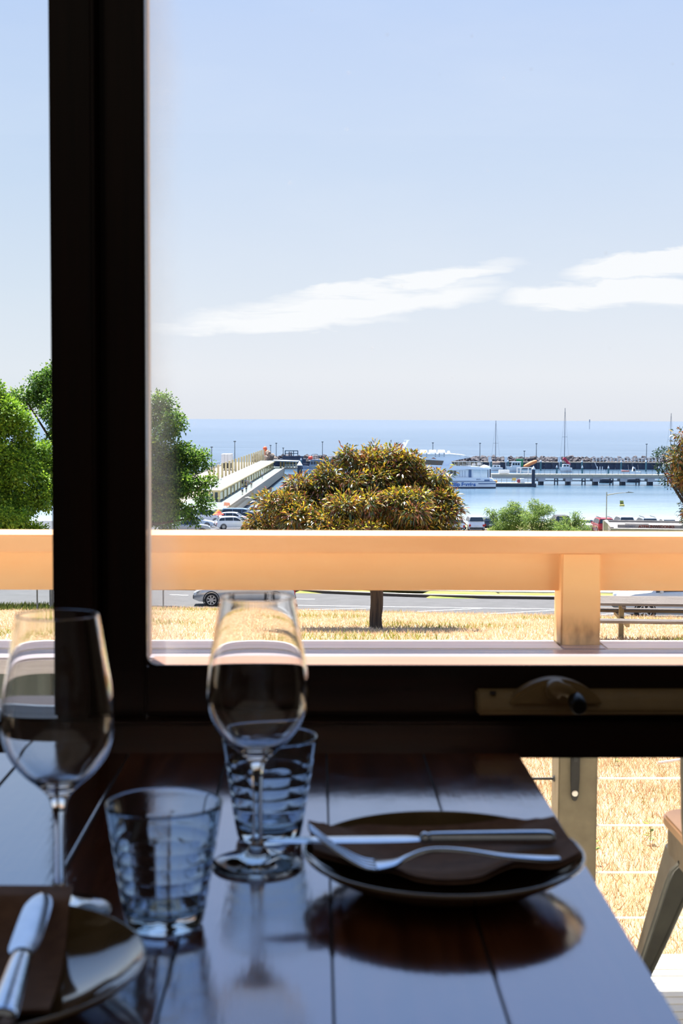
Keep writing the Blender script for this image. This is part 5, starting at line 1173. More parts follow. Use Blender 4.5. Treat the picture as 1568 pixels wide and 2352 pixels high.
for i in range(nw):
    if i == 0: wp.location = (WXp - .05, y0p + .3, 0); wg.location = (WXp - .05, y0p + .3, 0)
    else: inst(wp, (WXp - .05, y0p + .3 + i * dyw, 0), pr0); inst(wg, (WXp - .05, y0p + .3 + i * dyw, 0), pr0)
for i in range(6): inst(wp, (LXp + (WXp - LXp) * i / 5.2, y0p + .25, 0), pr0)
# piles and shaded frames under the pier
pil = MB().tube([(0, 0, SEA - PDZ - 1), (0, 0, -.4)], .45, 10).build('pile', MT['pile'], pr0, smooth=True)
for i in range(16):
    for j, xx in enumerate((deck_r - 1.4, LXp + .5)):
        if i == 0 and j == 0: pil.location = (xx, y0p - 8, 0)
        else: inst(pil, (xx, y0p - 8 + i * 8.5, 0), pr0)
MB().box(LXp, deck_r - 1.9, y0p - 20, y1p, -2.2, -.4).build('under_deck_beam', MT['shade_steel'], pr0)
# pavilion where the pier turns
pv0 = pl(628, 1095, PDZ); pv1 = pl(678, 1095, PDZ); pvx0, pvx1 = pv0.x + .4, pv0.x + (pl(678, 1095, PDZ).x - pl(628, 1095, PDZ).x); pvy = y1p + 4
pv = (inv_ @ V((0, 0, 0)))
dpv = (Matrix.Rotation(-PA, 4, 'Z') @ V((0, pvy, 0))).y + pe.y
sc_pv = dpv / F_PX
w_pv = 54 * sc_pv; zt_pv = zat(1058, dpv, 650) - PDZ; zd_pv = zat(1096, dpv, 650) - PDZ
bx0 = WXp
MB().prism([(bx0 - .5, zt_pv - .1), (bx0 + w_pv, zt_pv - .3), (bx0 + w_pv, zt_pv - .05), (bx0 - .5, zt_pv + .18)], pvy - 5, pvy + 5, 'y').build('pavilion_roof', MT['proof'], pr0)
MB().box(deck_r, bx0 + w_pv - .4, pvy - 4, pvy + 12, -.35, 0).build('pavilion_deck', MT['pconc'], pr0)
for i in range(6):
    xx = bx0 + 1.6 + (w_pv - 2.4) * i / 5
    inst(wp, (xx, pvy + (3.5 if i < 3 else 0), 0), pr0, sc=(1.6, 1.6, (zt_pv - .3) / (RH - .25)))
MB().box(bx0 + 1.6, bx0 + w_pv - .9, pvy + 3.4, pvy + 3.5, .2, zt_pv - .6).build('screen_glass', MT['pglass'], pr0)
MB().box(bx0 + w_pv * .52, bx0 + w_pv * .78, pvy - .1, pvy, .2, zt_pv - .6).build('screen_glass', MT['pglass'], pr0)
hr = MB()
for i in range(9): hr.beam((deck_r + .2 + i * (bx0 + w_pv - .6 - deck_r) / 8, pvy - 3.9, 0), (deck_r + .2 + i * (bx0 + w_pv - .6 - deck_r) / 8, pvy - 3.9, 1.1), .08, .08)
for z in (.55, 1.1): hr.beam((deck_r + .2, pvy - 3.9, z), (bx0 + w_pv - .5, pvy - 3.9, z), .07, .07)
hr.build('handrail', MT['whitecap'], pr0)
# red lifebuoy banner post at the entrance
def ped(px, py, label, H, **kw):
    q = on_z(px, py, PDZ + .01); return person(label, q, kw.pop('rz', -PA), H, **kw)
ped(556.5, 1137, 'person in a blue shirt and dark shorts walking along the pier', 1.75, shirt=(86, 146, 214), trousers=(40, 48, 66), hair=(60, 44, 34), shorts=True)
ped(565.5, 1131, 'person in black clothes beside the blue shirt on the pier', 1.72, shirt=(34, 36, 42), trousers=(36, 38, 46), hair=(196, 150, 90), stride=.12)
ped(563, 1118, 'person in a grey top and black trousers farther along the pier', 1.75, shirt=(120, 132, 150), trousers=(34, 36, 46), hair=(40, 34, 32))
ped(568.5, 1117, 'person in a pale dress-like top on the pier', 1.65, shirt=(222, 206, 200), trousers=(206, 196, 196), hair=(214, 196, 160), stride=.10)
ped(577, 1121, 'person in a sun hat and grey shirt with tan trousers on the pier', 1.75, shirt=(146, 158, 174), trousers=(136, 124, 108), hair=(90, 80, 70), hat=(226, 206, 170))
ped(602, 1100, 'person in white pushing forward near the pier bend', 1.75, shirt=(226, 234, 240), trousers=(110, 126, 146), hair=(230, 230, 230), stride=.1, hat=(236, 238, 240))
# ================================================================== ROADWAY PIER, TRUCK, LOOKOUT
rw = thing('roadway_pier', 'pale vehicle pier behind the fins of the covered pier', 'pier', (pe.x, pe.y, PDZ), -PA)
MB().box(LXp - 14, LXp - 1.6, y0p - 10, y1p + 60, -.5, -.02).build('deck', MT['pconc'], rw)
MB().box(LXp - 14.2, LXp - 13.8, y0p - 10, y1p + 60, -.02, .5).build('edge_beam', MT['proof'], rw)
MB().box(LXp - 13.6, LXp - 2.2, y0p - 9, y1p + 59, -2.6, -.5).build('under_deck_beam', MT['shade_steel'], rw)
rp0 = MB().beam((LXp - 14, 0, .5), (LXp - 14, 0, 1.3), .1, .1).build('rail_post', MT['darkpole'], rw)
for i in range(40):
    if i == 0: rp0.location = (0, y0p, 0)
    else: inst(rp0, (0, y0p + i * 5, 0), rw)
MB().beam((LXp - 14, y0p - 8, 1.3), (LXp - 14, y1p + 58, 1.3), .08, .08).build('handrail', MT['darkpole'], rw)
def on_depth(px, py, Y): return on_y(px, py, Y)
tr_ = on_y(519, 1075, 425)
tk_ = thing('box_truck', 'white box truck parked on the roadway pier behind the fins', 'truck', (tr_.x, 425, PDZ), -PA)
bw_ = 22 * 425 / F_PX; zt_ = zat(1043, 425, 519) - PDZ; zb_ = zat(1063.5, 425, 519) - PDZ
MB().box(-bw_ / 2, bw_ / 2, 0, 7, zb_, zt_).build('box_body', mat('truck_white', (236, 234, 232), .5, col2=(226, 224, 222), nscale=(1, 1, 1)), tk_, bevel=.03)
for xx in (-bw_ / 6, bw_ / 6): MB().box(xx - .03, xx + .03, -.04, -.002, zb_ + .1, zt_ - .1).build('door_seam', MT['pole'], tk_)
MB().box(-bw_ / 2 + .1, bw_ / 2 - .1, 7.05, 9.0, .6, zt_ - .8).build('cab', MT['shade_steel'], tk_, bevel=.1)
MB().box(-bw_ / 2 + .2, bw_ / 2 - .2, .1, 8.8, .55, zb_ - .01).build('chassis', MT['trimblack'], tk_)
for xx in (-1, 1):
    for yy in (1.4, 7.8): MB().tube([(xx * (bw_ / 2 - .1), yy, .5), (xx * (bw_ / 2 - .42), yy, .5)], .5, 16, upv=(0, 0, 1)).build('wheel', MT['tyre'], tk_, smooth=True)
GL = 'thin light poles on the breakwater'
def thin_pole(px, top, Y, zb, label, group=GL, head=True):
    zt = zat(top, Y, px); r = thing('light_pole', label, 'light pole', (at(px, Y), Y, zb), 0, group)
    MB().tube([(0, 0, 0), (0, 0, zt - zb)], [.14, .10], 8).build('pole', MT['darkpole'], r, smooth=True)
    if head: MB().box(-.35, .35, -.2, .2, zt - zb, zt - zb + .28).build('lamp_head', MT['darkpole'], r, bevel=.03)
    return r
thin_pole(539, 1015, 420, PDZ, 'tall thin light pole with a pale head behind the fins of the covered pier', 'thin light poles on the piers')
thin_pole(486, 1028, 420, PDZ, 'thin light pole beside the tree, left of the box truck', 'thin light poles on the piers')
# ================================================================== BREAKWATER
YB = 520; BZ = SEA
bt = zat(1060, YB, 1100); rtop = zat(1051.5, YB + 8, 1100)
bk = thing('breakwater', 'dark rock and timber-screen breakwater across the harbour', 'breakwater', (at(700, YB), YB, BZ))
bx_l, bx_r = at(612, YB) - bk.location.x, at(1700, YB) - bk.location.x
MT['screen'] = mat('dark_wave_screen', (74, 84, 104), .8, col2=(50, 60, 80), nscale=(.6, 1, .1), detail=4); MT['rock'] = mat('breakwater_rock', (108, 102, 104), .9, col2=(60, 56, 62), nscale=(.5, .5, .5), objrand=0)
nsc = 60; ws = (bx_r - bx_l) / nsc
sp_ = MB().box(.05, ws - .05, 0, .3, -.6, bt - BZ - .35).build('screen_panel', MT['screen'], bk)
for i in range(nsc):
    if i == 0: sp_.location = (bx_l, 0, 0)
    else: inst(sp_, (bx_l + i * ws, 0, 0), bk)
MB().box(bx_l, bx_r, -.6, 1.6, bt - BZ - .34, bt - BZ).build('walkway_beam', MT['pconc'], bk)
g = random.Random(4); rk = MB()
ico = bmesh.new(); bmesh.ops.create_icosphere(ico, subdivisions=1, radius=1); iv = [v_.co.copy() for v_ in ico.verts]; fi = [tuple(v_.index for v_ in f_.verts) for f_ in ico.faces]; ico.free()
x = bx_l - 6
for row, (yo, zo, sz) in enumerate(((3.2, .2, 1.0), (4.6, 1.0, 1.1), (6.0, 1.9, 1.1), (7.6, 2.5, 1.15), (9.2, 2.6, 1.2))):
    x = bx_l - 5
    top = rtop - BZ - .9
    while x < bx_r:
        s_ = sz * g.uniform(.6, 1.25); sc3 = (s_ * g.uniform(.8, 1.5), s_ * g.uniform(.8, 1.3), s_ * g.uniform(.55, 1.0))
        M_ = Matrix.Translation((x, yo + g.uniform(-.6, .6), top - 2.2 + zo + g.uniform(-.3, .35))) @ Matrix.Rotation(g.uniform(0, 6), 4, V((g.random(), g.random(), g.random())).normalized())
        rk.add([M_ @ V((v_.x * sc3[0] * g.uniform(.8, 1.15), v_.y * sc3[1], v_.z * sc3[2] * g.uniform(.8, 1.15))) for v_ in iv], fi); x += s_ * g.uniform(.9, 1.5)
rk.build('rocks', MT['rock'], bk, kind='stuff')
# rock mound where the covered pier meets the breakwater
rk = MB()
for i in range(70):
    u_ = g.uniform(0, 1); s_ = g.uniform(.5, 1.1); p_ = on_y(612 + 20 * u_, 1036 + 16 * u_ + g.uniform(0, 16 * (1 - u_) + 3), 505 + g.uniform(-3, 3)); M_ = Matrix.Translation(p_) @ Matrix.Rotation(g.uniform(0, 6), 4, V((g.random(), g.random(), g.random())).normalized())
    rk.add([M_ @ V((v_.x * s_ * 1.2, v_.y * s_, v_.z * s_ * .8)) for v_ in iv], fi)
o = rk.build('rock_mound', mat('pale_rock', (176, 158, 140), .9, col2=(110, 98, 92), nscale=(.5, .5, .5)), kind='stuff'); tag(o, 'tan rock mound at the far end of the fins', 'rocks', kind='stuff')
ob = on_y(608.5, 1031, 500); o = MB().sphere((0, 0, 0), .75, 14, 10, (1, 1, 1.2)).tube([(0, 0, -2.4), (0, 0, -.8)], .12, 8).build('orange_float', mat('orange_float_paint', (240, 110, 66), .5, col2=(230, 96, 54), nscale=(1, 1, 1)), smooth=True); o.location = ob; tag(o, 'orange float on a stake above the last fin', 'buoy')
for px, top, lab in ((993, 1018, 'thin dark pole rising above the ferry life rafts'), (1101, 1019, 'thin dark pole just behind the ferry roof end, left of the tan-covered yacht'), (1203, 1037, 'shortest thin pole, above the white portal'), (1230.5, 1020, 'thin dark pole above the navy pile at the pontoon end'), (1483, 1021, 'thin dark pole on the fenced end of the breakwater'), (740, 1016, 'thin dark pole above the grey patrol boat'), (621, 1024, 'thin pole on the tan rock mound, nearest the fins'), (634, 1019, 'tallest thin pole beside the tan rock mound'), (650, 1030, 'short thin pole beside the lookout frame')):
    thin_pole(px, top, YB + 3, bt - .3, lab)
# pale sign boards along the screen and fence at the far end
sgb = None
for px, lab in ((1124.5, 'blank pale notice board beside the tan-covered yacht'), (1161.5, 'blank pale notice board beside the white cabin cruiser'), (1284, 'blank pale notice board beside the crimson-covered yacht')):
    q = on_y(px, 1062, YB - 2); r = MB().box(-.55, .55, -.12, .12, -.5, 1.55).tube([(0, .1, -3), (0, .1, -.4)], .12, 6).build('notice_board', MT['whitecap'], bevel=.02); r.location = (q.x, q.y, zat(1056, YB - 2, px) - .4); tag(r, lab, 'sign', 'blank notice boards on the breakwater')
fe = thing('walkway_fence', 'white post and rail fence on the breakwater behind the far jetty', 'fence', (at(1360, YB), YB - .4, bt))
fx1 = at(1512, YB) - at(1360, YB); fh = zat(1051.5, YB, 1400) - bt
fp = MB().box(-.09, .09, -.09, .09, 0, fh).build('post', MT['whitecap'], fe)
for i in range(20):
    xx = fx1 * i / 19
    if i == 0: fp.location = (0, 0, 0)
    else: inst(fp, (xx, 0, 0), fe)
for z in (fh * .5, fh * .98): MB().box(0, fx1, -.05, .05, z - .09, z + .06).build('rail', MT['whitecap'], fe)
# lookout frame with two people
lz0 = zat(1053.5, YB - 6, 669)
lo = thing('lookout_frame', 'dark steel lookout frame at the harbour corner', 'shelter', (at(669, YB - 6), YB - 6, lz0))
lw = 29 * (YB - 6) / F_PX; lh = zat(1034.5, YB - 6, 669) - lz0
MT['teal'] = mat('teal_steel', (44, 82, 100), .5, col2=(38, 72, 90), nscale=(1, 1, 1))
for xx in (-lw / 2, lw * .16, lw / 2):
    for yy in (0, 3): MB().box(xx - .14, xx + .14, yy - .14, yy + .14, 0, lh - .29).build('post', MT['teal'], lo)
for z in (lh - .28, lh - 1.2):
    MB().box(-lw / 2 - .15, lw / 2 + .15, -.14, .14, z, z + .22).build('beam', MT['teal'], lo)
MB().box(-lw / 2, lw / 2, 2.9, 3.1, lh - .28, lh - .06).build('beam', MT['teal'], lo)
MB().box(-lw / 2 - 1, lw / 2 + 2, -.3, -.16, 0, lh * .32).build('parapet', MT['screen'], lo)
MB().box(-lw / 2 - 2, lw / 2 + 3, -.6, 5, -3.4, -.02).build('platform', MT['screen'], lo)
for px, top, lab, sh_ in ((664, 1036.5, 'person in a dark top leaning on the lookout frame', (70, 60, 76)), (668.5, 1037, 'person in dark blue standing beside another under the lookout frame', (52, 60, 86))):
    q = on_y(px, 1053, YB - 4); person(lab, (q.x, q.y, lz0), 0, (zat(top, YB - 4, px) - lz0) / 1.03, sh_, (60, 68, 90), (50, 42, 40), stride=.05, arm=.05, group=None)

# ================================================================== PILES
def pile(name, px, top, Y, r_, m_, label, group, cone=True, base=None, cone_h=None):
    zt = zat(top, Y, px); ch_ = cone_h or r_ * 2.4; r = thing(name, label, 'mooring pile', (at(px, Y), Y, SEA - .6 if base is None else base), 0, group); z0 = r.location.z
    MB().tube([(0, 0, 0), (0, 0, zt - ch_ - z0)], r_, 14).build('sleeve', m_, r, smooth=True)
    MB().tube([(0, 0, zt - ch_ - z0), (0, 0, zt - ch_ + .12 - z0), (0, 0, zt - z0)], [r_ * 1.12, r_ * 1.12, .03], 14).build('cone_cap', MT['whitecap'], r, smooth=30)
    return r
pile('mooring_pile', 688, 1058, 376, .66, MT['pile'], 'thick navy pile with white cone beside the pavilion', 'navy piles with white cones', cone_h=1.3)
pile('mooring_pile', 738, 1067, 368, .42, MT['pile'], 'slimmer navy pile with white cone against the bronze gum', 'navy piles with white cones', cone_h=1.0)
pile('mooring_pile', 1224.5, 1070, 380.2, .46, MT['pile'], 'navy pile with white cone at the end of the pontoon', 'navy piles with white cones', cone_h=.95)
pile('mooring_pile', 1123, 1069, 386, .44, MT['pile'], 'navy pile with white cone behind the ferry stern', 'navy piles with white cones', cone_h=.95)
MT['tealp'] = mat('teal_pile', (92, 132, 138), .7, col2=(76, 114, 122), nscale=(1, 1, 1))
for px, top, Y, lab in ((691, 1051.5, 505, 'slim teal pile just behind the thick navy pile by the pavilion'), (757, 1050, 505, 'slim teal pile beside the bronze gum, behind the slimmer navy pile'), (1127.5, 1055, 505, 'slim teal pile at the bow of the tan-covered yacht'), (1166, 1055, 505, 'slim teal pile at the bow of the white cabin cruiser'), (1241, 1055.5, 505, 'slim teal pile beside the slanting orange boom'), (1287.5, 1055.5, 500, 'slim teal pile at the bow of the crimson-covered yacht'), (1335.5, 1056, 505, 'tall teal pile between the crimson-covered yacht and the work raft'), (1425.5, 1057, 505, 'tall teal pile at the bow of the small fishing boat'), (1482.5, 1056, 500, 'tall teal pile at the stern of the small fishing boat'), (1278, 1068, 440, 'short nearer teal pile left of the crimson-covered yacht'), (1336.5, 1068.5, 440, 'short nearer teal pile between the tallest mast and the work raft'), (1396.5, 1069.5, 440, 'short nearer teal pile right beside the work raft'), (1512, 1070, 440, 'short nearer teal pile beside the cypress boughs')):
    pile('berth_pile', px, top, Y, .30 if Y > 450 else .26, MT['tealp'], lab, 'teal berth piles', cone_h=.8)

# ================================================================== CONCRETE JETTY
YJ = 393
jt = zat(1089.5, YJ, 1340); jm = zat(1095, YJ, 1340); jb = zat(1099, YJ, 1340)
j0 = at(1128, YJ)
je = thing('concrete_jetty', 'low pale concrete jetty on square columns across the harbour', 'jetty', (j0, YJ, SEA))
jl = at(1720, YJ) - j0
MT['jlit'] = mat('jetty_top', (182, 175, 160), .8, col2=(168, 161, 147), nscale=(.6, .6, .6)); MT['jside'] = mat('jetty_side', (186, 186, 190), .8, col2=(170, 170, 176), nscale=(.5, .5, .5))
npan = 18
for i in range(npan): MB().box(jl * i / npan + .03, jl * (i + 1) / npan - .03, -.8, 3.6, jm - SEA, jt - SEA).build('deck_panel', MT['jlit'], je)
MB().box(0, jl, -.5, 3.4, jb - SEA, jm - SEA - .01).build('edge_beam', MT['jside'], je)
MB().box(12, jl, -.3, -.1, jb - SEA - .75, jb - SEA - .5).build('pipe', MT['pile'], je)
for px in (1243, 1305.5, 1368, 1431, 1494, 1557, 1620):
    xx = at(px, YJ) - j0
    MB().box(xx - 1.0, xx + .95, -.7, 3.5, jb - SEA - .85, jb - SEA - .01).build('crosshead', MT['jside'], je)
    MB().box(xx - .62 + .1, xx + .5 + .1, -.2, 2.6, -.8, jb - SEA - .86).build('column', MT['pile'], je)
for px in (1277, 1340, 1404, 1464, 1530):
    xx = at(px, YJ) - j0
    tr = MB()
    for s_ in (-.42, .42): tr.box(xx + s_ - .13, xx + s_ + .13, 0, .3, -.8, jb - SEA)
    for z in (.9, 1.7): tr.box(xx - .42, xx + .42, .05, .2, z, z + .15)
    tr.build('trestle', MT['pile'], je)
rpx = MB().box(-.04, .04, -.04, .04, 0, 1.1).build('rail_post', MT['pole'], je)
k_ = 0
for px in range(1236, 1640, 13):
    xx = at(px, YJ) - j0
    if k_ == 0: rpx.location = (xx, -.6, jt - SEA)
    else: inst(rpx, (xx, -.6, jt - SEA), je)
    k_ += 1
MB().box(at(1236, YJ) - j0, jl, -.62, -.58, jt - SEA + 1.02, jt - SEA + 1.06).build('handrail', MT['pole'], je)
street_lamp(1309, YJ - 2, 1056, 'slender lamp standing in front of the concrete jetty', base_y=SEA - .3, thick=.06, head=False)
# dark barge hulls and a shed seen under the jetty
MT['dhull'] = mat('dark_hull', (60, 70, 88), .6, col2=(50, 60, 76), nscale=(.5, .5, .5))
def hull(L, W, H, mb=None, transom=.8, sheer=.25, flare=.75):
    """boat hull: bow towards -x, waterline at z 0"""
    mb = mb or MB(); rings = []
    for i in range(13):
        u = i / 12; x = (u - .5) * L; w = W / 2 * min(1, (sin(pi * min(.5, u * .62 + .02)) ) ** .8) * (1 if u < .7 else 1 - (1 - transom) * (u - .7) / .3); z1 = H * (1 + sheer * (1 - u) ** 2)
        if i == 0: w = .04
        xk = x + (L * .06 * (1 - u) ** 3)
        rings.append([(x, -w, z1), (xk, -w * flare, H * .25), (xk + .0, -w * .45, -.35), (xk, w * .45, -.35), (xk, w * flare, H * .25), (x, w, z1)])
    return mb.loft(rings)
MT['bwhite'] = mat('boat_gelcoat', (236, 238, 240), .25, col2=(228, 231, 234), nscale=(.6, .6, .6)); MT['bglass'] = mat('boat_window', (44, 54, 66), .1, col2=(50, 60, 72), nscale=(1, 1, 1)); MT['mast'] = mat('grey_mast', (120, 122, 130), .5, col2=(110, 112, 120), nscale=(1, 1, 1)); MT['rig'] = mat('rigging_wire', (110, 116, 128), .5)
for px0_, px1_, py_, Y, lab in ((1374, 1404, 1113, 408, 'dark moored barge under the jetty beside the third column'), (1436, 1468, 1116, 412, 'larger dark moored barge under the jetty beside the fourth column')):
    L_ = at(px1_, Y) - at(px0_, Y); r = thing('barge', lab, 'boat', ((at(px0_, Y) + at(px1_, Y)) / 2, Y, SEA)); H_ = zat(1101, Y, px0_) - SEA
    hull(L_, 2.6, H_ * .9, transom=.95, sheer=.1).build('hull', MT['dhull'], r, smooth=35)
    MB().box(-L_ * .3, L_ * .4, -1.0, 1.0, H_ * .8, H_ * 1.15).build('deckhouse', MT['dhull'], r, bevel=.05)
# ================================================================== PONTOON
YP = 381
pz1 = zat(1109.5, YP, 1180); pb = thing('pontoon', 'floating pontoon with a grey railing behind the ferry stern', 'pontoon', (at(1139, YP), YP, SEA)); pL = at(1231, YP) - at(1139, YP)
MB().box(0, pL, 0, 4, -.3, pz1 - SEA - .21).build('float', MT['dhull'], pb)
for i in range(8): MB().box(pL * i / 8 + .03, pL * (i + 1) / 8 - .03, -.1, 4.1, pz1 - SEA - .2, pz1 - SEA).build('deck_panel', MT['jlit'], pb)
for i in range(8): xx = .3 + (pL - .8) * i / 7; MB().box(xx - .05, xx + .05, 1.9, 2.0, pz1 - SEA, pz1 - SEA + 1.15).build('rail_post', MT['pole'], pb)
for z in (.6, 1.1): MB().box(.3, pL - .5, 1.92, 1.98, pz1 - SEA + z, pz1 - SEA + z + .07).build('rail', MT['pole'], pb)
q = on_y(1200.5, 1104, YP); o = MB().prism(rrect(-.62, .62, 0, 1.25, .3), -.5, .5, 'y').build('water_tank', MT['bwhite'], bevel=.03, smooth=True); o.location = (q.x, YP + 1.0, pz1); tag(o, 'white rounded tank standing on the pontoon', 'tank')
q = on_y(1192.5, 1105, YP); o = MB().tube([(0, -.2, .5), (0, .2, .5)], .5, 20, upv=(0, 0, 1)).build('red_hose_reel', mat('red_reel', (170, 70, 84), .6, col2=(120, 60, 80), nscale=(3, 3, 3)), smooth=True); o.location = (q.x, YP + 1.0, pz1); tag(o, 'dull red hose reel beside the white tank', 'hose reel')
q = on_y(1182.5, 1099, YP); o = MB().box(-.5, .5, -.06, .06, .6, 1.35).box(-.06, .06, -.05, .05, 0, .59).build('yellow_sign', mat('yellow_board', (222, 196, 120), .6, col2=(212, 186, 110), nscale=(2, 2, 2))); o.location = (q.x, YP + 1.6, pz1); tag(o, 'pale yellow board on the pontoon railing', 'sign')
q = on_y(1132, 1098, 384); o = MB().tube([(-.75, 0, .35), (.75, 0, .35)], [.36, .36], 14).tube([(-.75, 0, .35), (-.95, 0, .35)], [.36, .1], 14).tube([(.75, 0, .35), (.95, 0, .35)], [.36, .1], 14).build('orange_fender', mat('orange_fender', (236, 170, 84), .5, col2=(226, 158, 72), nscale=(1, 1, 1)), smooth=True); o.location = (q.x, 382.4, pz1 + .02); tag(o, 'orange fender at the ferry stern', 'fender')
# white portal frame and gear on the jetty
po = thing('gangway_portal', 'white gangway portal standing on the jetty', 'portal', (at(1187, YJ + 1), YJ + 1, jt)); pw = at(1221, YJ + 1) - at(1187, YJ + 1); ph = zat(1073, YJ + 1, 1200) - jt
for xx in (0, pw * .23, pw * .75, pw): MB().box(xx - .12, xx + .12, -.1, .1, 0, ph - .3).build('post', MT['bwhite'], po)
MB().box(-.15, pw + .15, -.12, .12, ph - .29, ph).build('beam', MT['bwhite'], po); MB().box(0, pw, -.05, .05, .7, .8).build('rail', MT['bwhite'], po)
q = on_y(1193, 1073, YB - 20); o = MB().box(-1.1, 1.1, -.9, .9, 0, 2.4).box(-1.25, 1.25, -1.0, 1.0, 2.4, 2.6).build('green_bin', mat('green_bin', (44, 140, 96), .6, col2=(38, 126, 84), nscale=(1, 1, 1)), bevel=.05); o.location = (q.x, q.y, SEA + 1.6); tag(o, 'green bin behind the white portal', 'bin')
q = on_y(1218, 1067, YB - 25); o = MB().tube(smooth_prof([(-2.3, 0, -.9), (-1, 0, -.2), (.8, 0, .7), (2.2, 0, 1.2)], 4), [.35, .6, .66, .68, .68, .68, .68, .68, .68, .66, .6, .5, .3], 12).build('orange_boom', mat('orange_boom', (240, 150, 92), .6, col2=(232, 136, 78), nscale=(1, 1, 1)), smooth=True); o.location = (q.x, q.y, q.z); tag(o, 'slanting orange boom cover behind the white portal', 'boom')
q = on_y(1157, 1083, YJ + 1.5); o = MB().box(-1.45, 1.45, -.8, .8, 0, .92).box(-1.3, 1.3, -.6, .6, -.14, -.001).build('white_locker', MT['bwhite'], bevel=.08); o.location = (q.x, YJ + 1.5, jt + .145); tag(o, 'white rounded locker on the jetty beside the ferry', 'locker')

# ================================================================== BOATS
def yacht(label, px, Y, mast_top, hl, hr, hull_top, boom=None, stay=None):
    L_ = at(hr, Y) - at(hl, Y); cx = (at(hl, Y) + at(hr, Y)) / 2; r = thing('sailing_yacht', label, 'boat', (cx, Y, SEA), 0, 'moored sailing yachts'); H_ = zat(hull_top, Y, px) - SEA; mx_ = at(px, Y) - cx; mt = zat(mast_top, Y, px) - SEA
    hull(L_, min(3.2, L_ * .6), max(.9, H_ * .55)).build('hull', MT['bwhite'], r, smooth=35)
    MB().box(-L_ * .28, L_ * .30, -.9, .9, max(.9, H_ * .55) * .9, H_).build('cabin', MT['bwhite'], r, bevel=.12, smooth=True)
    for xx in (-.12, .12): MB().box(L_ * xx - .35, L_ * xx + .35, -.95, -.88, H_ * .72, H_ * .9).build('window', MT['bglass'], r)
    MB().tube([(mx_, 0, H_ * .6), (mx_, 0, mt)], [.13, .09], 8).build('mast', MT['mast'], r, smooth=True)
    MB().box(mx_ - .9, mx_ + .9, -.04, .04, mt * .55, mt * .55 + .08).build('spreader', MT['mast'], r)
    for dx in (-1, 1): MB().tube([(mx_, 0, mt - .3), (mx_ + dx * L_ * .42, 0, H_ * .7)], .022, 5).build('stay', MT['rig'], r)
    if boom:
        (b0, b1, c_) = boom; p0, p1 = on_y(*b0, Y), on_y(*b1, Y)
        MB().tube(smooth_prof([(p0.x - cx, -.1, p0.z - SEA), ((p0.x + p1.x) / 2 - cx, -.1, (p0.z + p1.z) / 2 - SEA - .1), (p1.x - cx, -.1, p1.z - SEA)], 4), [.5, .55, .52, .48, .45, .42, .38, .33, .25], 10).build('sail_cover', mat('sail_cover', c_, .8, col2=tuple(int(v * .85) for v in c_), nscale=(1, 1, 1)), r, smooth=True)
    return r
yacht('sailing yacht with a grey mast and tan cover beside the ferry roof', 1137, 500, 966, 1125, 1153, 1068, ((1130, 1064), (1148, 1062), (176, 150, 136)))
yacht('sailing yacht with the tallest mast and a crimson sail cover', 1295, 490, 937, 1285, 1312, 1066, ((1294, 1052), (1309, 1068), (190, 58, 84)))
yacht('sailing yacht with doubled mast lines beside the cypress', 1538, 500, 949, 1514, 1548, 1066, ((1522, 1068), (1540, 1064), (206, 206, 210)))
def cruiser(name, label, hl, hr, Y, top, hcol, ccol, glass=3, extra=None, wl=None):
    L_ = at(hr, Y) - at(hl, Y); cx = (at(hl, Y) + at(hr, Y)) / 2; r = thing(name, label, 'boat', (cx, Y, SEA)); H_ = zat(top, Y, (hl + hr) / 2) - SEA; W_ = max(2.2, L_ * .3)
    hull(L_, W_, H_ * .42).build('hull', hcol, r, smooth=35)
    MB().prism([(-L_ * .20, H_ * .40), (L_ * .42, H_ * .40), (L_ * .42, H_ * .86), (-L_ * .12, H_ * .86)], -W_ * .38, W_ * .38, 'y').build('cabin', ccol, r, bevel=.06)
    MB().box(-L_ * .22, L_ * .48, -W_ * .44, W_ * .44, H_ * .87, H_ * .93).build('cabin_roof', ccol, r, bevel=.03)
    for i in range(glass): xx = -L_ * .12 + L_ * .5 * i / glass; MB().box(xx + .05, xx + L_ * .5 / glass - .15, -W_ * .38 - .03, -W_ * .38 - .002, H_ * .60, H_ * .80).build('window', MT['bglass'], r)
    MB().tube([(L_ * .05, 0, H_ * .93), (L_ * .05, 0, H_ * 1.25)], .05, 6).build('aerial', MT['mast'], r)
    ra = MB()
    for i in range(6): xx = -L_ * .46 + L_ * .26 * i / 5; ra.tube([(xx, -W_ * .25, H_ * .5), (xx, -W_ * .25, H_ * .66)], .03, 5)
    ra.tube([(-L_ * .46, -W_ * .25, H_ * .66), (-L_ * .2, -W_ * .25, H_ * .66)], .03, 5); ra.build('bow_rail', MT['mast'], r)
    if extra: extra(r, L_, W_, H_)
    return r
cruiser('cabin_cruiser', 'white cabin cruiser moored between two teal piles', 1162, 1197, 490, 1058, MT['bwhite'], MT['bwhite'])
MT['grey_boat'] = mat('grey_boat_paint', (146, 158, 176), .5, col2=(132, 144, 162), nscale=(.6, .6, .6))
def patrol_extra(r, L_, W_, H_):
    MB().tube(smooth_prof([(-L_ * .1, 0, H_ * .93), (-L_ * .07, 0, H_ * 1.22), (L_ * .02, 0, H_ * 1.28), (L_ * .2, 0, H_ * 1.26), (L_ * .26, 0, H_ * .95)], 4), .09, 8).build('roll_bar', MT['darkpole'], r, smooth=True)
    MB().sphere((-L_ * .13, -.4, H_ * 1.02), .75, 14, 10).build('float_ball', mat('orange_ball', (240, 88, 70), .5, col2=(228, 76, 58), nscale=(1, 1, 1)), r, smooth=True)
cruiser('patrol_boat', 'grey patrol boat with an orange ball behind the navy piles', 694, 744, 470, 1053, MT['grey_boat'], MT['grey_boat'], 4, patrol_extra)
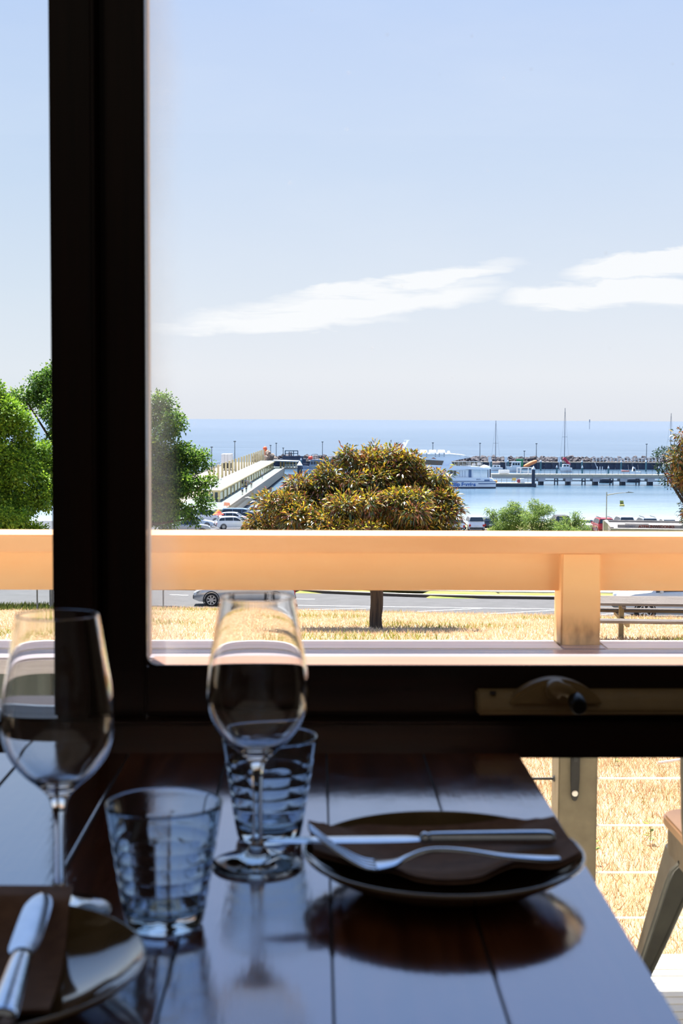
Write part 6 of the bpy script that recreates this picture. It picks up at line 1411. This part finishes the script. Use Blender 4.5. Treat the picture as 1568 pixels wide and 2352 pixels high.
# speedboat with a blue cover, and gangway in front of it
L_ = at(736, 420) - at(704, 420); r = thing('speedboat', 'small speedboat under a blue cover between the navy piles', 'boat', ((at(704, 420) + at(736, 420)) / 2, 420, SEA))
hull(L_, 2, .75).build('hull', MT['bwhite'], r, smooth=35); MB().loft([[(x_, -.85 * s_, .70), (x_, -.5 * s_, .70 + h_), (x_, .5 * s_, .70 + h_), (x_, .85 * s_, .70)] for x_, s_, h_ in ((-L_ * .44, .3, .15), (-L_ * .2, .9, .6), (L_ * .05, 1.0, 1.1), (L_ * .35, 1, .8), (L_ * .47, 1, .3))]).build('cover', mat('blue_cover', (54, 92, 136), .7, col2=(44, 80, 122), nscale=(1, 1, 1)), r, smooth=True)
gw = thing('gangway', 'grey aluminium gangway between the two navy piles', 'gangway', (at(692, 388), 388, zat(1091, 388, 700))); gL = at(737, 388) - at(692, 388); gh = zat(1079, 388, 700) - zat(1091, 388, 700)
MB().box(0, gL, 0, 1.4, -.25, 0).build('deck', MT['jside'], gw)
MB().box(0, gL, -.04, .04, gh - .14, gh).build('rail', MT['whitecap'], gw); MB().box(0, gL, -.04, .04, gh * .5, gh * .5 + .1).build('rail', MT['whitecap'], gw)
for i in range(4): MB().beam((.3 + gL * i / 4, 0, gh - .15), (.3 + gL * (i + .45) / 4, 0, 0), .1, .1).build('brace', MT['whitecap'], gw)
def fishing(label, hl, hr, Y, top):
    L_ = at(hr, Y) - at(hl, Y); r = thing('fishing_boat', label, 'boat', ((at(hl, Y) + at(hr, Y)) / 2, Y, SEA)); H_ = zat(top, Y, (hl + hr) / 2) - SEA
    b_ = zat(1087, Y, 1440) - SEA
    hull(L_, 2.2, max(.9, b_ + .5)).build('hull', MT['bwhite'], r, smooth=35); hb_ = max(.9, b_ + .5)
    MB().box(-L_ * .46, -L_ * .08, -.9, .9, hb_, hb_ + .28).build('tarpaulin', mat('red_tarp', (206, 116, 90), .7, col2=(196, 104, 80), nscale=(2, 2, 2)), r, bevel=.05)
    MB().prism([(L_ * .08, hb_), (L_ * .24, hb_), (L_ * .22, H_ * .85), (L_ * .12, H_ * .92)], -.6, .6, 'y').build('wheelhouse', MT['bwhite'], r, bevel=.04)
    MB().box(L_ * .11, L_ * .21, -.64, -.602, H_ * .62, H_ * .8).build('window', MT['bglass'], r)
    for x_, a_ in ((-.08, -.05), (.42, -.06)): MB().tube([(L_ * x_, 0, hb_), (L_ * (x_ + a_), 0, H_ * 1.05)], .07, 6).build('pole', MT['mast'], r)
    MB().tube([(L_ * .1, 0, H_ * .9), (L_ * .1, 0, H_ * 1.3)], .05, 6).build('aerial', MT['mast'], r)
    return r
fishing('small white fishing boat with a red tarpaulin behind the jetty', 1424, 1470, 425, 1069)
wb = thing('work_raft', 'pale work raft with an upright frame behind the jetty', 'raft', (at(1379, 425), 425, SEA)); wL = 18 * 425 / F_PX; wh_ = zat(1070, 425, 1379) - SEA
MB().box(-wL / 2, wL / 2, 0, 2.5, -.2, 1.1).build('hull', MT['grey_boat'], wb, bevel=.05)
for xx in (-.45, -.1, .2, .45): MB().box(wL * xx - .08, wL * xx + .08, 0, .16, 1.1, wh_ * (.75 if xx > .3 else .95)).build('post', MT['whitecap'], wb)
MB().box(-wL * .5, wL * .5, -.02, .12, wh_ * .55, wh_ * .55 + .16).build('beam', MT['whitecap'], wb)
MB().beam((-wL * .45, 0, wh_ * .8), (-wL * .8, 0, wh_ * 1.25), .12, .12).build('davit', MT['whitecap'], wb)
# buoys
q = on_y(1428, 1162, 297); r = thing('marker_buoy', 'yellow and green marker buoy floating off the beach', 'buoy', (q.x, 297, SEA))
MB().lathe([(.01, -.3), (.5, -.25), (.55, .1), (.5, .35), (.3, .45)], 14).build('float', mat('yellow_float', (206, 190, 96), .5, col2=(190, 172, 84), nscale=(2, 2, 2)), r, smooth=True)
MB().prism([(-.42, .46), (.30, .46), (.26, 1.15), (-.48, 1.2)], -.06, .06, 'y').build('topmark', mat('green_topmark', (142, 150, 66), .5, col2=(128, 136, 58), nscale=(2, 2, 2)), r); MB().box(-.47, .37, -.08, .08, .60, .72).build('band', MT['iron'], r)
q = on_y(1353.5, 970, 3000); r = thing('channel_beacon', 'tiny channel beacon on the horizon beside the tallest mast', 'beacon', (q.x, 3000, SEA))
bh = zat(963.5, 3000, 1353) - SEA; MB().tube([(0, 0, -1), (0, 0, bh * .7)], [.6, .5], 8).build('pile', MT['jside'], r); MB().box(-1.1, 1.1, -1, 1, bh * .7, bh).build('topmark', MT['jside'], r)

# ================================================================== FERRY
YFR = 372
fo = V((at(940, YFR), YFR, SEA))
fe_ = thing('passenger_ferry', 'white catamaran ferry with blue lettering behind the bronze gum', 'ferry', fo)
def fp_(px, py): q = on_y(px, py, YFR); return (q.x - fo.x, q.z - fo.z)
def fprism(name, pts, y0_, y1_, m_, par=None, bevel=0, label=None): return MB().prism([fp_(*q) for q in pts], y0_, y1_, 'y').build(name, m_, par or fe_, bevel=bevel, label=label)
MT['fwhite'] = mat('ferry_white', (238, 243, 250), .3, col2=(232, 238, 247), nscale=(.3, .3, .3), coat=.4); MT['froof'] = mat('ferry_roof', (240, 242, 244), .4, col2=(232, 235, 238), nscale=(.3, .3, .3)); MT['fblue'] = mat('ferry_pale_blue', (232, 240, 252), .3, col2=(225, 234, 248), nscale=(.3, .3, .3), coat=.4); MT['fdark'] = mat('ferry_glass', (52, 66, 88), .08, col2=(44, 58, 80), nscale=(.4, .4, .4)); MT['fline'] = mat('ferry_strake', (96, 120, 156), .5); MT['ftext'] = mat('ferry_lettering', (32, 108, 186), .5)
H0 = fprism('hull', [(1138, 1105.5), (1138, 1120.5), (764, 1122), (744, 1100), (736, 1076), (800, 1084), (940, 1098), (1010, 1105)], 0, 3, MT['fwhite'])
MB().prism([fp_(*q) for q in [(1138, 1105.5), (1138, 1120.5), (764, 1122), (744, 1100), (736, 1076), (800, 1084), (940, 1098), (1010, 1105)]], 8, 11, 'y').build('hull', MT['fwhite'], fe_)
fprism('bridge_deck', [(1136, 1100), (1136, 1112), (800, 1112), (780, 1090), (1000, 1098)], 3.01, 7.99, MT['fwhite'])
fprism('boot_stripe', [(1138.3, 1118.3), (1138.3, 1121.5), (766, 1123), (764, 1119.5)], -.05, -.002, MT['fdark'])
fprism('rubbing_strake', [(1138.4, 1105.2), (1138.4, 1106.4), (1000, 1106.2), (1000, 1104.8)], -.14, -.002, MT['fline'])
fprism('rubbing_strake', [(1137.5, 1109.6), (1137.5, 1111.8), (1098, 1112), (1098, 1109.8)], -.10, -.002, MT['fline'])
fprism('bulwark', [(1122, 1097), (1136.5, 1105), (1010, 1104.7), (960, 1100), (960, 1096), (1040, 1096.5)], .02, .4, MT['fwhite'])
fprism('stern_block', [(1112, 1101.5), (1124, 1101.5), (1124, 1105), (1112, 1105)], -.06, .015, MT['fline'])
fprism('main_cabin', [(770, 1098), (800, 1078), (1087, 1079), (1087, 1097.5), (960, 1099)], .8, 10.2, MT['fwhite'])
fprism('cabin_window', [(958, 1081), (1000, 1081), (994, 1090), (985, 1095), (958, 1095)], .72, .795, MT['fdark'])
for a_, b_ in ((1034, 1040.5), (1042, 1048)): fprism('cabin_window', [(a_, 1081.5), (b_, 1081.5), (b_, 1092.5), (a_, 1092.5)], .72, .795, MT['fdark'])
fprism('doorway', [(1076.5, 1079.5), (1083, 1079.5), (1083, 1097), (1076.5, 1097)], .7, .795, MT['fline'])
for a_ in (1056, 1062, 1068): fprism('panel_seam', [(a_, 1081), (a_ + .5, 1081), (a_ + .5, 1096), (a_, 1096)], .75, .795, MT['fline'])
fprism('mid_deck', [(780, 1078.5), (830, 1066), (965, 1067), (1040, 1069.5), (1100, 1073), (1128, 1076.5), (1122, 1079), (1075, 1078), (1030, 1080.5), (960, 1082.5), (800, 1083)], -.2, 11.2, MT['fblue'])
fprism('side_panel', [(800, 1067), (850, 1046), (905, 1044), (1040, 1046), (1078, 1051.5), (1052, 1056), (1036, 1060), (1041, 1068.3), (1010, 1073), (965, 1067.5)], .25, .8, MT['fblue'])
fprism('side_panel', [(800, 1067), (850, 1046), (905, 1044), (1040, 1046), (1078, 1051.5), (1052, 1056), (1036, 1060), (1041, 1068.3), (1010, 1073), (965, 1067.5)], 10.2, 10.75, MT['fblue'])
fprism('upper_cabin', [(806, 1067), (852, 1047), (1022, 1047), (1022, 1067.8)], .82, 10.18, MT['fwhite'])
fprism('window_band', [(880, 1053), (918, 1052.5), (1019, 1058.5), (1012.5, 1074), (985, 1072.5), (880, 1064)], .12, .245, MT['fdark'])
fprism('wheelhouse', [(842, 1045), (862, 1030), (905, 1030), (910, 1045)], 3, 8, MT['fwhite'], bevel=.1)
fprism('wheelhouse_window', [(850, 1040), (861, 1032), (902, 1032), (904, 1040)], 2.9, 2.995, MT['fdark'])
fprism('roof', [(848, 1044), (905, 1041.5), (1040, 1042.8), (1070, 1046), (1080, 1050.5), (1078, 1051.3), (1062, 1047.4), (1038, 1045.8), (905, 1043.8)], .0, 11.0, MT['froof'])
fprism('stern_post', [(1122, 1079), (1124.5, 1079), (1124.5, 1097), (1122, 1097)], .5, .7, MT['fwhite']); fprism('stern_post', [(1104, 1079), (1105.2, 1079), (1105.2, 1097), (1104, 1097)], .5, .7, MT['fwhite'])
fprism('stern_beak', [(1108, 1076.5), (1122, 1070), (1128, 1077), (1120, 1079.5)], 1, 10, MT['froof'])
# aft upper deck: glazed balustrade
MT['scr'] = pane_mat('clear_screen', (226, 230, 236))
fprism('deck_screen', [(1040, 1061), (1104, 1060.5), (1116, 1074), (1100, 1073), (1041, 1069)], .55, .62, MT['scr'])
for i in range(8): a_ = 1044 + i * 9; fprism('screen_post', [(a_, 1060.5), (a_ + .5, 1060.5), (a_ + .5, 1072), (a_, 1072)], .45, .53, MT['froof'])
fprism('handrail', [(1040, 1060), (1104, 1059.6), (1104, 1060.5), (1040, 1061)], .45, .64, MT['froof'])
for i in range(6): a_ = 1040 + i * 12; b_ = 1064 if i % 2 else 1066; fprism('deck_seat', [(a_, b_), (a_ + 8, b_), (a_ + 8, 1070), (a_, 1070)], 3, 5, mat('seat_tone', (196, 190, 186), .7))
# life rafts on the roof
rackb = fprism('raft_rack', [(961, 1046.5), (1021, 1047.3), (1021, 1046), (961, 1045.2)], -.1, 2.0, MT['froof'])
for i, a_ in enumerate((974, 995, 1015)):
    x0_, z0_ = fp_(a_ - 9, 1041.5); x1_, _ = fp_(a_ + 8, 1041.5)
    MB().tube([(x0_, .6, z0_), (x0_ + .2, .6, z0_), (x1_ - .2, .6, z0_), (x1_, .6, z0_)], [.25, .42, .42, .25], 14).build('life_raft', MT['froof'], fe_, smooth=True)
    MB().tube([(x0_, 1.7, z0_ + .5), (x0_ + .2, 1.7, z0_ + .5), (x1_ - .2, 1.7, z0_ + .5), (x1_, 1.7, z0_ + .5)], [.25, .42, .42, .25], 14).build('life_raft', MT['froof'], fe_, smooth=True)
for a_ in (966, 979, 999, 1008, 1019): fprism('raft_bracket', [(a_, 1040), (a_ + 1.2, 1040), (a_ + 1.2, 1049), (a_, 1049)], .0, .12, MT['fline'])
fprism('roof_locker', [(952, 1038), (962, 1036.5), (962, 1044), (952, 1043.5)], 1, 3, MT['jside'])
x_, z_ = fp_(1031, 1040); MB().sphere((x_, 1.2, z_), .42, 14, 10, (1, 1, 1.25)).tube([(x_, 1.2, z_ - .9), (x_, 1.2, z_ - .4)], .12, 8).build('radar_dome', MT['froof'], fe_, smooth=True)
p0, p1 = fp_(925, 1043), fp_(939.5, 1012)
mast_ = MB().beam((p0[0], 5.5, p0[1]), (p1[0], 5.5, p1[1]), .45, .45).build('mast', MT['froof'], fe_)
MB().box(p1[0] - 1.0, p1[0] + .45, 5.3, 5.7, p1[1] - .12, p1[1] + .08).build('yard', MT['froof'], mast_); q = fp_(931, 1019); MB().sphere((q[0], 5.2, q[1]), .32, 10, 8).build('scanner', MT['froof'], mast_, smooth=True)
tx, tz = fp_(1092, 1116.3); s_ = 8.6 * YFR / F_PX / .70
words('Port Phillip Ferries', s_ * .95, MT['ftext'], H0, (tx, -.03, tz), (pi / 2, 0, 0), .045, .02, 'RIGHT')
tx, tz = fp_(1104, 1102.3); words('404391', .42, MT['fline'], H0, (tx, .0, tz), (pi / 2, 0, 0), .01, .01, 'RIGHT')
# wall and fence at the pier entrance, lifebuoy sign
q = on_z(519, 1172, PDZ); o = MB().prism([(-.55, 1.0), (.55, 1.0), (.45, 1.5), (-.45, 1.6)], -.05, .05, 'y').tube([(0, .08, 0), (0, .08, 1.4)], .06, 6).build('red_sign', mat('faded_red', (236, 160, 156), .6, col2=(226, 146, 142), nscale=(1, 1, 1))); o.location = (q.x + .3, q.y - 3, PDZ - .05); tag(o, 'faded red board at the pier entrance', 'sign')
rmp = thing('stair_rail', 'white stair handrail running down beside the parked cars', 'railing', (at(478, 176), 176, gz(176)))
sl = at(510, 176) - at(478, 176)
h1_ = zat(1186, 176, 510) - gz(176); h0_ = zat(1206, 176, 478) - gz(176)
for z in (0, -.55): MB().beam((0, 0, h0_ + z + .1), (sl, 0, h1_ + z), .09, .09).build('rail', MT['whitecap'], rmp)
for i in range(4): xx = sl * i / 3; MB().box(xx - .04, xx + .04, -.04, .04, 0, h0_ + .1 + (h1_ - h0_ - .1) * i / 3).build('post', MT['whitecap'], rmp)
q = on_z(505, 1186, gz(182)); o = MB().lathe([(.05, 2.0), (.5, 1.5), (.75, 1.35), (.77, 1.3), (.5, 1.35), (.05, 1.35)], 8).tube([(0, 0, 0), (0, 0, 1.9)], .05, 6).build('red_umbrella', mat('red_canvas', (216, 52, 44), .7, col2=(230, 150, 60), nscale=(1.2, 1.2, 1.2), ramp=(.5, .56))); o.location = (at(501, 186), 186, gz(186)); tag(o, 'red and yellow umbrella beside the slate-blue van', 'umbrella')
